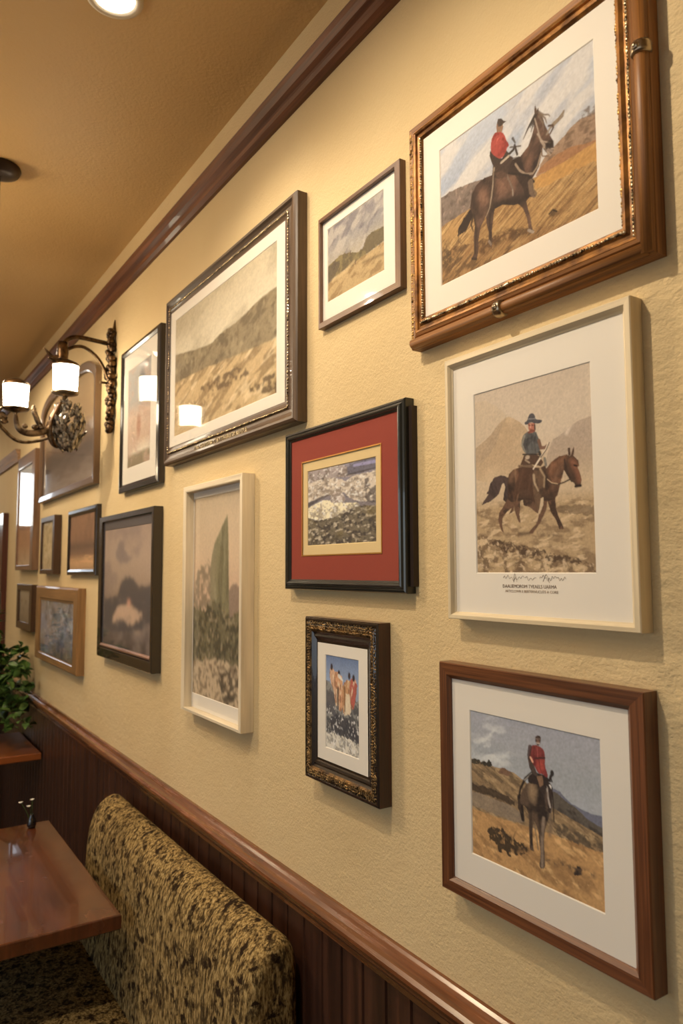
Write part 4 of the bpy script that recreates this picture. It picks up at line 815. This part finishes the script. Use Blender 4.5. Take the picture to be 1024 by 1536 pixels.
# --- 6 tall white frame with the hatted rider
t = pic('framed_picture', 'large cream white frame with a wide hatted rider on a trotting brown horse', .024, (.8808, .5395, 1.5644, 1.9755), (.8687, .5548, 1.5757, 1.959), (.8223, .6081, 1.6365, 1.9087), paint_hat_rider, CREAM, [(0, 0), (0, .94), (.08, 1), (.55, 1), (.7, .9), (.85, .75), (1, .7), (1, .3)])
INK = m_plain('grey_brown_ink', (120, 96, 74), .8); xm = t['xm'] - .0003
text('DAAUEMOROM TVEAELS UARMA', .0068, (xm, .7203, 1.6165), t, INK, 'caption', .0001, .98, 'small printed caption in capitals')
text('AKTCLOWR E BERTERNUCUTS A CORE', .0052, (xm, .7165, 1.6095), t, m_plain('pale_ink', (150, 128, 104), .8), 'caption', .0001, 1.04, 'fainter second caption line')
mb = MB(); rnd = random.Random(5)
for (ya, yb) in ((.768, .706), (.700, .655)):
    n = 26; pts = [(xm, ya + (yb - ya) * k / n, 1.6285 + .0022 * math.sin(k * 2.1) * (.4 + rnd.random()) + .002 * math.sin(k * .5)) for k in range(n + 1)]
    mb.tube(bezier(pts, 3), .00022, 4)
mb.tube(bezier([(xm, .748, 1.6225), (xm, .746, 1.635), (xm, .742, 1.6235)], 4), .00025, 4); mb.tube(bezier([(xm, .694, 1.624), (xm, .688, 1.6335), (xm, .683, 1.6225)], 4), .0003, 4)
mb.build('signature', INK, t)['label'] = 'faint handwritten signature'

# --- 7 walnut frame bottom right
pic('framed_picture', 'plain walnut frame, bottom right, with a rider in red on a dry hill', .026, (.9018, .5381, 1.152, 1.4961), (.8805, .5644, 1.173, 1.4717), (.841, .6089, 1.2199, 1.4275), paint_head_on_rider, WALNUT, [(0, 0), (0, .93), (.05, 1), (.75, .97), (.95, .8), (1, .76), (1, .3)], glass=GLASS)

# --- 8 narrow ivory box frame
pic('framed_picture', 'upright ivory box frame with a green rock spire over scrub', .034, (1.9945, 1.6083, 1.2572, 1.8769), (1.9720, 1.6221, 1.2648, 1.861), (1.9700, 1.6688, 1.3037, 1.8427), paint_rock_spire, IVORY, P_SHADOW, hfix=True)
# --- 9 dark frame
O = (2.8767, 2.2538, 1.3219, 1.8457); I = (2.8350, 2.2700, 1.3585, 1.8253)
t = pic('framed_picture', 'dark brown black frame with a moody brown valley painting, left of the ivory box frame', .032, O, I, (2.8222, 2.295, 1.374, 1.7924), paint_moody_valley, EBONY, P_BOX, mat=MAT_G)
mb = MB(); mb.tube([(-.026, I[0] - .002, I[2] + .008), (-.026, I[1] + .002, I[2] + .008)], .007, 12); mb.build('lower_slip', m_wood('pinkish_slip', (120, 84, 66), (168, 128, 104), .3, .4), t)['label'] = 'pale rounded wooden slip'
# --- 10 steel frame beside the sconce
pic('framed_picture', 'upright dark steel frame with a wide pale mat, right beside the wall lamp bracket', .024, (2.6694, 2.2459, 1.9203, 2.4375), (2.6444, 2.2797, 1.947, 2.4167), (2.5929, 2.3494, 2.0056, 2.357), paint_pale_street, STEEL, [(0, 0), (0, .8), (.1, .92), (.6, 1), (1, .8), (1, .3)])
# --- 11 arched picture behind the sconce
O = (4.1033, 3.0104, 1.9952, 2.5146)
def arched(name, label):
    yl, yr, z0, z1 = O; D = .026
    t = thing(name, label, 'framed picture', (0, (yl + yr) / 2, z0), 'framed pictures hung on the plaster wall')
    def outline(ins):
        a, b, c = yl - ins, yr + ins, z0 + ins; pts = [(a, c), (b, c)]; rx, rz = .30, .09
        top = z1 - ins
        for k in range(9):
            th_ = math.pi / 2 * k / 8; pts.append((b + (1 - math.cos(th_)) * rx, top + .03 - rz + math.sin(th_) * rz))
        for k in range(9):
            th_ = math.pi / 2 * k / 8; pts.append((a - (1 - math.sin(th_)) * rx, top + .03 - rz + math.cos(th_) * rz))
        return pts
    loops = [(0, -.0005), (0, -D * .9), (.006, -D), (.03, -D * .9), (.036, -D * .7), (.036, -.006)]
    vs = []; fs = []; n = None
    for ins, x in loops:
        p = outline(ins); n = len(p); vs += [(x, a, b) for a, b in p]
    for i in range(len(loops) - 1):
        for k in range(n): k2 = (k + 1) % n; fs.append((i * n + k, i * n + k2, (i + 1) * n + k2, (i + 1) * n + k))
    new_obj('frame', vs, fs, m_wood('warm_brown_frame', (80, 58, 40), (120, 92, 66), .3, .5, 4, 100), t)
    p = outline(.034)
    m = NM('misty_moor_print'); g = m.n('ShaderNodeTexCoord'); sp = m.n('ShaderNodeSeparateXYZ'); m.l(g.outputs['Generated'], sp.inputs[0])
    n1 = m.noise(m.coord('Generated', (1, 3, 8)), 2.4, 5); mm = m.n('ShaderNodeMath', operation='MULTIPLY_ADD'); m.l(n1, mm.inputs[0]); mm.inputs[1].default_value = .35; m.l(sp.outputs[2], mm.inputs[2])
    c = m.ramp(mm.outputs[0], [(.18, srgb((150, 136, 126))), (.36, srgb((112, 98, 90))), (.5, srgb((84, 72, 66))), (.62, srgb((120, 98, 80))), (.74, srgb((178, 148, 108))), (1, srgb((188, 158, 112)))])
    new_obj('print', [(-.008, a, b) for a, b in p], [tuple(range(len(p)))], m.set(c, .6, 0), t)
    new_obj('glass', [(-.011, a, b) for a, b in p], [tuple(range(len(p)))], GLASS, t)
arched('framed_picture', 'wide arched picture of a misty moor, hanging behind the wall lamp')
# --- 12..16 far pictures
pic('framed_picture', 'tall narrow picture at the far left, just above and beside the dark door', .034, (4.6774, 4.176, 1.6484, 2.3044), (4.655, 4.255, 1.675, 2.235), None, paint_window_view, m_wood('brown_grey_frame', (96, 70, 50), (140, 108, 84), .35, .3), P_BOX)
pic('framed_picture', 'small dark frame with a pale gold print, between two taller far pictures', .034, (3.9695, 3.6569, 1.6277, 1.9099), (3.945, 3.70, 1.65, 1.885), None, paint_gold_wood, DKFR, P_BOX)
pic('framed_picture', 'squarish brown dusk scene in a steel grey frame, left of the moody valley painting', .022, (3.4453, 2.9682, 1.624, 1.9087), (3.42, 3.0, 1.648, 1.882), None, paint_brown_dusk, STEEL, [(0, 0), (0, .8), (.1, .92), (.6, 1), (1, .8), (1, .3)])
pic('framed_picture', 'smallest dark brown framed picture, low at the far left beside the plant', .03, (4.6182, 4.1774, 1.3201, 1.5696), (4.565, 4.25, 1.36, 1.535), None, paint_small_view, DKFR, P_BOX)
pic('framed_picture', 'wide pale oak frame with a blue grey painting, low above the wood panelling', .034, (4.0433, 3.1782, 1.2066, 1.5681), (3.945, 3.27, 1.245, 1.500), None, paint_blue_crowd, OAK, P_FLAT)

# ================================================================ wall sconce
BRONZE = m_gilt('aged_bronze', (44, 32, 24), (104, 80, 54), .32, .85, 160)
BRONZE2 = m_gilt('bright_bronze', (66, 52, 40), (150, 130, 104), .3, .9, 160)
YS = 2.83
t = thing('wall_sconce', 'bronze wall bracket lamp with glowing white shades and a leafy crystal body', 'wall lamp', (0, YS, 2.2))
mb = MB(); rnd = random.Random(9)
for k in range(46):
    f = k / 45; z = 2.185 + .385 * f; wd = .012 + .022 * math.sin(math.pi * min(1, f * 1.05)) ** .8
    for q in range(2):
        mb.ball((-.012 - .010 * rnd.random(), YS + rnd.uniform(-wd, wd), z + rnd.uniform(-.004, .004)), (.010 + .006 * rnd.random(), .012, .012), Matrix.Rotation(rnd.random() * 3, 3, 'X'), 8, 5)
mb.tube([(-.008, YS, 2.56), (-.005, YS, 2.59), (-.003, YS, 2.62)], [.012, .006, .001], 8)
mb.lathe([(.0, -.001), (.02, -.001), (.022, .01), (.0, .02)], (-.012, YS, 2.19), 12, (-1, 0, 0))
mb.build('backplate', BRONZE, t, True)
mb = MB(); mb.tube(bezier([(-.01, YS, 2.519), (-.07, YS, 2.524), (-.133, YS, 2.527), (-.172, YS, 2.517), (-.196, YS, 2.486), (-.199, YS, 2.442)]), .0085, 10); mb.build('arm', BRONZE, t, True)
mb = MB(); mb.tube(bezier([(-.186, YS, 2.468), (-.15, YS, 2.489), (-.1128, YS, 2.490), (-.0645, YS, 2.456), (-.03, YS, 2.395), (-.014, YS, 2.33)]), .0065, 10); mb.tube([(-.03, YS, 2.365), (-.055, YS, 2.365)], .005, 8); mb.build('arm', BRONZE, t, True)
mb = MB(); mb.lathe([(.0, .07), (.018, .07), (.022, .03), (.020, .01), (.026, 0), (.0, 0)], (-.195, YS, 2.428), 16)
for p in ([(-.205, YS, 2.44), (-.23, YS, 2.436), (-.262, YS, 2.468)], [(-.2, YS, 2.432), (-.225, YS, 2.424), (-.246, YS, 2.432)]): mb.tube(bezier(p, 5), [.014 - .012 * (k / 10) for k in range(11)], 8)
mb.build('hub', BRONZE, t, True)
m = NM('lamp_glass'); m.b.inputs['Emission Color'].default_value = (1, .86, .62, 1); m.b.inputs['Emission Strength'].default_value = SHADE_EMIT; SHADE = m.set((.9, .85, .75, 1), .4)
def shade(c, r, h, cap=True):
    mb = MB(); mb.lathe([(r * .4, 0), (r * .88, 0), (r * .93, .006), (r, h), (r * .93, h), (r * .6, h)], c, 32); mb.build('lamp_shade', SHADE, t, True)['label'] = 'glowing white glass shade'
    mb = MB(); mb.lathe([(r * 1.08, h - .004), (r * 1.1, h), (r * .95, h + .010), (r * .55, h + .018), (.012, h + .024), (0.001, h + .024)], c, 32); mb.build('shade_cap', BRONZE, t, True)
    mb = MB(); mb.lathe([(.001, -.02), (r * .35, -.018), (r * 1.0, -.010), (r * 1.08, -.004), (r * .9, -.003), (.001, -.003)], c, 32); mb.build('drip_dish', BRONZE2, t, True)
shade((-.182, YS, 2.312), .046, .098); shade((-.352, YS, 2.232), .044, .082)
mb = MB(); mb.tube([(-.182, YS, 2.296), (-.182, YS, 2.10)], [.010, .008], 10); mb.ball((-.182, YS, 2.262), (.016, .016, .01), n=12, m=8); mb.build('stem', BRONZE2, t, True)
# hanging leaf and crystal body
CR = NM('smoky_crystal'); CR.b.inputs['Transmission Weight'].default_value = .35; CR = CR.set(CR.ramp(CR.noise(CR.coord(), 60, 3), [(.35, srgb((70, 60, 52))), (.65, srgb((206, 196, 180)))]), .15, .45)
mb = MB(); rnd = random.Random(12)
for k in range(260):
    f = rnd.random() ** .8; z = 2.265 - .165 * f; rr = (.010 + .054 * math.sin(math.pi * (.12 + .75 * f))) * (.35 + .65 * rnd.random() ** .5); a_ = rnd.random() * 2 * math.pi
    c_ = (-.170 + rr * math.cos(a_), YS + rr * .8 * math.sin(a_), z); L = .012 + .012 * rnd.random()
    Mx = Matrix.Rotation(a_, 3, 'Z') @ Matrix.Rotation(rnd.uniform(.1, .6), 3, 'Y')
    mb.ball(c_, (.005, .0085, L), Mx, 5, 3)
b_ = mb.build('crystal_drops', CR, t); b_['kind'] = 'stuff'; b_['label'] = 'cluster of silvery leaf shaped crystal drops'
mb = MB()
for yy in (-.028, 0, .028):
    mb.tube(bezier([(-.20, YS + yy, 2.262), (-.222, YS + yy, 2.22), (-.236, YS + yy, 2.17), (-.222, YS + yy * .6, 2.115), (-.205, YS, 2.10)], 5), .006, 8)
mb.build('cage', BRONZE, t, True)
mb = MB(); path = bezier([(-.185, YS, 2.255), (-.215, YS, 2.205), (-.235, YS, 2.165), (-.271, YS, 2.147), (-.312, YS, 2.142), (-.343, YS, 2.160), (-.352, YS, 2.215)], 6)
mb.tube(path, [.007 + .006 * math.sin(math.pi * k / (len(path) - 1)) for k in range(len(path))], 12)
mb.ball((-.283, YS, 2.166), (.014, .012, .010), n=10, m=7); mb.ball((-.318, YS, 2.166), (.010, .010, .009), n=10, m=7)
mb.build('scroll_arm', BRONZE2, t, True)
mb = MB(); rnd = random.Random(4)
for k in range(12):
    f = k / 11; c_ = (-.262 - .03 * math.sin(f * 1.4), YS, 2.165 + .075 * f); mb.ball(c_, (.013 - .006 * f, .012, .010), Matrix.Rotation(rnd.random() * 2, 3, 'Y'), 7, 5)
mb.build('leaf_ornament', BRONZE2, t, True)
mb = MB(); mb.tube(bezier([(-.19, YS, 2.16), (-.25, YS + .05, 2.13), (-.33, YS + .06, 2.12), (-.40, YS + .03, 2.17), (-.44, YS, 2.22)], 6), .007, 10)
for k in range(16):
    f = k / 15; mb.ball((-.385 - .05 * f, YS + .02 - .01 * f, 2.185 + .06 * f + .012 * math.sin(k * 2.3)), (.016, .010, .009), Matrix.Rotation(rnd.random() * 3, 3, 'Y'), 7, 5)
mb.build('scroll_arm', BRONZE2, t, True)

# ================================================================ ceiling lamps, added fill globes and pendant
CAN = m_plain('white_lamp_trim', (214, 200, 176), .5)
m = NM('lamp_lens'); m.b.inputs['Emission Color'].default_value = (1, .9, .74, 1); m.b.inputs['Emission Strength'].default_value = 14; LENS = m.set((.9, .9, .9, 1), .4)
for k, (x, y, W, ang, r) in enumerate(CANS):
    t = thing('recessed_ceiling_lamp', 'round recessed ceiling lamp glowing at the top edge of the photo' if k == 0 else 'round recessed ceiling lamp out in the room', 'ceiling lamp', (x, y, ZT - .006), 'recessed ceiling lamps')
    mb = MB(); mb.lathe([(.060, .005), (.060, 0), (.052, -.003), (.043, 0), (.043, .005)], (x, y, ZT - .005), 32); mb.build('trim_ring', CAN, t, True)
    mb = MB(); mb.lathe([(.043, 0), (.001, 0)], (x, y, ZT - .003), 32); mb.build('lens', LENS, t)
    Ld = bpy.data.lights.new('ceiling_lamp_light', 'SPOT'); Ld.energy = W * 12; Ld.color = WARM; Ld.spot_size = math.radians(ang); Ld.spot_blend = .5; Ld.shadow_soft_size = r
    lo = bpy.data.objects.new('ceiling_lamp_light', Ld); COL.objects.link(lo); lo.location = (x, y, ZT - .06)
for gx, gy, gz, ge in FILL_GLOBES:  # added glowing globes, out of view, that lift the ceiling and fill the wall
    m = NM('globe_glass'); m.b.inputs['Emission Color'].default_value = (1, .78, .50, 1); m.b.inputs['Emission Strength'].default_value = ge; GM = m.set((.9, .85, .75, 1), .4)
    t = thing('fill_globe', 'glowing glass globe hanging out in the room', 'pendant lamp', (gx, gy, ZT), 'fill globes added out of view')
    mb = MB(); mb.tube([(gx, gy, ZT - .001), (gx, gy, gz + .08)], .006, 8); mb.lathe([(.05, -.001), (.05, -.02), (.001, -.022)], (gx, gy, ZT), 20); mb.build('stem', m_plain('dark_stem', (52, 38, 28), .4, .5), t, True)
    mb = MB(); mb.ball((gx, gy, gz), .09, n=24, m=14); mb.build('globe', GM, t, True)
px_, py_ = -.49, 2.37
t = thing('pendant_lamp', 'dark round ceiling canopy with a thin cord, at the left edge', 'pendant lamp', (px_, py_, ZT))
BLKM = m_plain('dark_bronze_paint', (52, 38, 28), .35, .5)
mb = MB(); mb.lathe([(.058, -.001), (.060, -.008), (.054, -.020), (.030, -.028), (.001, -.029)], (px_, py_, ZT), 32); mb.build('canopy', BLKM, t, True)
mb = MB(); mb.tube([(px_, py_, ZT - .028), (px_, py_, 1.62)], .0022, 8); mb.build('cord', m_plain('brown_cord', (84, 58, 38), .6), t, True)
mb = MB(); mb.lathe([(.012, .06), (.02, .05), (.042, 0), (.044, -.06), (.04, -.06), (.036, 0), (.01, .04)], (px_, py_, 1.58), 24); mb.build('lamp_shade', BLKM, t, True)

# ================================================================ booth bench
m = NM('tapestry_fabric'); v = m.coord(); vs_ = m.coord(scale=(1, 1, .28))
st = m.noise(vs_, 190, 4, .65); st2 = m.noise(v, 420, 2)
blot = m.noise(v, 34, 4, .62); vor = m.n('ShaderNodeTexVoronoi'); vor.inputs['Scale'].default_value = 30
wv = m.n('ShaderNodeVectorMath', operation='ADD'); nzc = m.n('ShaderNodeTexNoise'); nzc.inputs['Scale'].default_value = 60; m.l(v, nzc.inputs['Vector'])
sc = m.n('ShaderNodeVectorMath', operation='SCALE'); m.l(nzc.outputs['Color'], sc.inputs[0]); sc.inputs['Scale'].default_value = .022; m.l(v, wv.inputs[0]); m.l(sc.outputs[0], wv.inputs[1]); m.l(wv.outputs[0], vor.inputs['Vector'])
base = m.ramp(st, [(.36, srgb((70, 54, 30))), (.52, srgb((150, 126, 80))), (.66, srgb((190, 166, 114)))])
bm = m.ramp(vor.outputs['Distance'], [(.42, (1, 1, 1, 1)), (.52, (0, 0, 0, 1))]); bm2 = m.ramp(blot, [(.46, (0, 0, 0, 1)), (.56, (1, 1, 1, 1))])
mu = m.n('ShaderNodeMath', operation='MULTIPLY'); m.l(bm, mu.inputs[0]); m.l(bm2, mu.inputs[1]); ad = m.n('ShaderNodeMath', operation='MAXIMUM'); m.l(mu.outputs[0], ad.inputs[0])
b3 = m.ramp(m.noise(m.coord(scale=(1, 1, .4)), 80, 4, .6), [(.50, (0, 0, 0, 1)), (.60, (.85, .85, .85, 1))]); m.l(b3, ad.inputs[1])
c = m.mixc(ad.outputs[0], base, srgb((44, 32, 20)))
FAB = m.set(c, .95, 0, m.bump(st2, .5, .0008, m.bump(st, .4, .001)), spec=.1)
t = thing('booth_bench', 'booth bench upholstered in tan and dark brown floral tapestry', 'booth bench', (-.3, 1.9, 0))
def cushion(name, prof, ya, yb, rad, seams, sdepth, ccx, sub=46):
    """prof (x, z) closed loop; ends rounded by pulling the loop towards its own inside"""
    ys = []
    for k in range(9): e = rad * (1 - math.cos(math.pi / 2 * k / 8)); ys.append((ya + e, rad * (1 - math.sin(math.pi / 2 * k / 8))))
    mid = [(ya + rad + (yb - ya - 2 * rad) * k / sub, 0) for k in range(1, sub)]
    end = [(yb - (q[0] - ya), q[1]) for q in ys][::-1]; rows = ys + mid + end
    n = len(prof); P = [Vector(p) for p in prof]
    area = sum(P[i].x * P[(i + 1) % n].y - P[(i + 1) % n].x * P[i].y for i in range(n)); sg = 1 if area > 0 else -1
    N = []
    for i in range(n):
        tt = (P[(i + 1) % n] - P[i - 1]).normalized(); N.append(Vector((-tt.y, tt.x)) * sg)
    lo_ = Vector((min(p.x for p in P), min(p.y for p in P))); hi_ = Vector((max(p.x for p in P), max(p.y for p in P))); mid_ = (lo_ + hi_) / 2; half = (hi_ - lo_) / 2
    vs = []
    for y, ins in rows:
        for i in range(n):
            d = ins
            for s_ in seams: d += sdepth * math.exp(-((y - s_) / .022) ** 2) * ccx[i]
            p = P[i] + N[i] * (d - ins); q_ = Vector((mid_.x + (p.x - mid_.x) * (1 - ins / half.x), mid_.y + (p.y - mid_.y) * (1 - ins / half.y))); vs.append((q_.x, y, q_.y))
    fs = [(j * n + i, j * n + (i + 1) % n, (j + 1) * n + (i + 1) % n, (j + 1) * n + i) for j in range(len(rows) - 1) for i in range(n)]
    fs += [tuple(range(n))[::-1], tuple((len(rows) - 1) * n + k for k in range(n))]
    o = new_obj(name, vs, fs, FAB, t, True)
    for p_ in list(o.data.polygons)[-2:]: p_.use_smooth = False
    return o
pr = bezier([(-.026, 0, .40), (-.024, 0, .60), (-.026, 0, .80), (-.030, 0, .868), (-.044, 0, .898), (-.066, 0, .908), (-.098, 0, .896), (-.124, 0, .868), (-.142, 0, .82), (-.152, 0, .74), (-.158, 0, .62), (-.165, 0, .50), (-.165, 0, .40)], 3)
prof = [(p.x, p.z) for p in pr]; wgt = [0 if (p[0] > -.05 or p[1] < .5) else 1 for p in prof]
cushion('backrest', prof, 1.335, 2.52, .030, [1.60, 1.87, 2.13, 2.36], .009, wgt)
pr = bezier([(-.160, 0, .38), (-.160, 0, .455), (-.172, 0, .472), (-.30, 0, .480), (-.50, 0, .478), (-.60, 0, .470), (-.625, 0, .445), (-.625, 0, .395), (-.615, 0, .38), (-.4, 0, .378)], 3)
prof = [(p.x, p.z) for p in pr]; cushion('seat_cushion', prof, 1.345, 2.51, .025, [], 0, [0] * len(prof))
mb = MB(); mb.box((-.60, 1.36, .003), (-.022, 2.50, .385)); mb.build('base', PAN, t)

# ================================================================ tables
TT = NM('polished_table_top'); v = TT.coord(scale=(3, 1, 1)); n = TT.noise(v, 5, 5, .6); n2 = TT.noise(TT.coord(scale=(18, 1.2, 1)), 6, 4)
TT = TT.set(TT.mixc(n2, TT.ramp(n, [(.35, srgb((78, 40, 24))), (.65, srgb((122, 68, 40)))]), srgb((66, 36, 22))), TT.ramp(TT.noise(TT.coord(), 9, 4), [(.3, (.16,) * 3), (.7, (.30,) * 3)]), 0, TT.bump(n2, .05, .0005), .5)
IRON = m_plain('black_iron', (26, 24, 24), .45, .6)
def bevel_box(a, b, r):
    (x0, y0, z0), (x1, y1, z1) = a, b; mb = MB(); loops = []
    for ins, z in ((r, z0), (0, z0 + r), (0, z1 - r), (r * .4, z1 - r * .3), (r, z1)):
        loops.append([(x0 + ins, y0 + ins, z), (x1 - ins, y0 + ins, z), (x1 - ins, y1 - ins, z), (x0 + ins, y1 - ins, z)])
    vs = [p for l in loops for p in l]; fs = [(i * 4 + k, i * 4 + (k + 1) % 4, (i + 1) * 4 + (k + 1) % 4, (i + 1) * 4 + k) for i in range(4) for k in range(4)]
    fs += [(3, 2, 1, 0), (16, 17, 18, 19)]; mb.add(vs, fs); return mb
def table(name, label, a, b, ped, mat):
    t = thing(name, label, 'table', (ped[0], ped[1], 0)); bevel_box(a, b, .004).build('table_top', mat, t)
    mb = MB(); mb.tube([(ped[0], ped[1], .03), (ped[0], ped[1], a[2] + .001)], .035, 16); mb.build('column', IRON, t, True)
    mb = MB(); mb.lathe([(.001, 0), (.22, 0), (.22, .012), (.06, .04), (.036, .05), (.001, .05)], (ped[0], ped[1], .001), 28); mb.build('foot', IRON, t, True)
    return t
table('dining_table', 'polished brown wooden table in front of the booth bench, bottom left', (-.95, 1.981, .710), (-.192, 2.853, .750), (-.72, 2.42, 0), TT)
ORW = m_wood('orange_brown_top', (120, 62, 26), (168, 96, 48), .3, .5, 3, 60)
table('side_table', 'smaller orange brown table under the plant at the far left', (-.62, 3.87, .725), (-.022, 4.43, .760), (-.34, 4.19, 0), ORW)
# bud vase with white blossoms on the dining table
vx, vy = -.262, 2.80
t = thing('flower_vase', 'tiny dark vase of small white flowers on the far edge of the polished table', 'vase of flowers', (vx, vy, .75))
mb = MB(); mb.lathe([(.001, .0005), (.012, .0005), (.016, .012), (.012, .032), (.007, .042), (.008, .048), (.005, .048)], (vx, vy, .75), 20); mb.build('vase', m_plain('dark_glaze', (28, 26, 26), .2, 0, .6), t, True)
LEAF = NM('plant_leaf'); LEAF.b.inputs['Subsurface Weight'].default_value = 0; LEAF = LEAF.set(LEAF.ramp(LEAF.noise(LEAF.coord(), 26, 3), [(.35, srgb((34, 58, 24))), (.65, srgb((92, 124, 58)))]), .42)
WHITE = m_plain('white_petal', (226, 224, 214), .6)
blooms = [(-.300, 2.80, .842), (-.262, 2.80, .846), (-.275, 2.79, .828)]
mb = MB()
for b in blooms: mb.tube(bezier([(vx, vy, .76), ((vx + b[0]) / 2, (vy + b[1]) / 2, .81), b], 5), .0009, 5)
mb.build('stems', LEAF, t, True)
for b in blooms:
    mb = MB()
    for k in range(5):
        a_ = k * 2 * math.pi / 5; mb.ball((b[0] + .004 * math.cos(a_), b[1] + .004 * math.sin(a_), b[2]), (.0042, .003, .0016), Matrix.Rotation(a_, 3, 'Z') @ Matrix.Rotation(-.4, 3, 'Y'), 6, 4)
    mb.build('blossom', WHITE, t, True)
# plant
cx, cy = -.26, 4.20
t = thing('potted_plant', 'bushy green potted plant at the left edge', 'plant', (cx, cy, .76))
mb = MB(); mb.lathe([(.001, .001), (.055, .001), (.075, .10), (.08, .12), (.07, .12), (.066, .10), (.001, .10)], (cx, cy, .76), 28); mb.build('pot', m_plain('dark_pot', (40, 34, 30), .5), t, True)
rnd = random.Random(21); st = MB(); lf = MB()
def leaf(mb, p, d, L, wd):
    d = d.normalized(); s_ = d.cross(Vector((0, 0, 1))); s_ = s_.normalized() if s_.length > .01 else Vector((1, 0, 0)); u = s_.cross(d)
    tw = rnd.uniform(-.9, .9); s2 = s_ * math.cos(tw) + u * math.sin(tw); u2 = s2.cross(d)
    pts = []
    for f, q in ((0, .05), (.25, .8), (.55, 1), (.8, .6), (1, .02)):
        c = p + d * L * f - Vector((0, 0, 1)) * L * .35 * f * f
        pts += [c - s2 * wd * q + u2 * wd * .35 * q, c, c + s2 * wd * q + u2 * wd * .35 * q]
    for p_ in pts: p_.x = min(p_.x, -.03)
    mb.add(pts, [(i * 3 + k, i * 3 + k + 1, i * 3 + k + 4, i * 3 + k + 3) for i in range(4) for k in range(2)])
for k in range(74):
    a_ = rnd.random() * 2 * math.pi; e = rnd.uniform(.05, 1.5); L = rnd.uniform(.3, .62)
    d = Vector((math.cos(a_) * math.cos(e) * .55, math.sin(a_) * math.cos(e), math.sin(e)))
    p0 = Vector((cx, cy, .86)); p1 = p0 + d * L * .5 + Vector((0, 0, .05)); p2 = p0 + d * L + Vector((0, 0, -.05 * math.cos(e)))
    if p2.x > -.03: p2.x = -.03
    if p1.x > -.03: p1.x = -.03
    path = bezier([p0, p1, p2], 7); st.tube(path, .0022, 5)
    for i in range(3, len(path)):
        for q in range(3):
            dd = Vector((rnd.uniform(-1, 1), rnd.uniform(-1, 1), rnd.uniform(-.3, .9)))
            if path[i].x + dd.x * .05 > -.02: dd.x = -abs(dd.x)
            leaf(lf, path[i], dd, rnd.uniform(.04, .07), rnd.uniform(.013, .02))
st.build('stems', m_plain('green_stem', (64, 74, 36), .6), t, True); lf.build('foliage', LEAF, t, True)

# pieces that belong to a part hang under that part
def nest(part, inner):
    for th_ in [o for o in COL.objects if o.parent is None]:
        ps = [p for p in th_.children if p.name.split('.')[0] == part]
        if not ps: continue
        for q_ in [p for p in th_.children if p.name.split('.')[0] in inner]:
            c1 = q_.data.vertices[0].co; q_.parent = min(ps, key=lambda p: (p.data.vertices[0].co - c1).length)
nest('frame', ('beading', 'carved_band', 'gilt_moulding', 'gilt_band', 'carved_scrollwork', 'lettering', 'lower_slip'))
nest('round_rail', ('clamp',)); nest('red_mat', ('gold_fillet',)); nest('lamp_shade', ('shade_cap', 'drip_dish')); nest('scroll_arm', ('leaf_ornament',)); nest('stems', ('blossom',))
for o in bpy.data.objects:
    for k in ('_o', 'xm'):
        if k in o: del o[k]
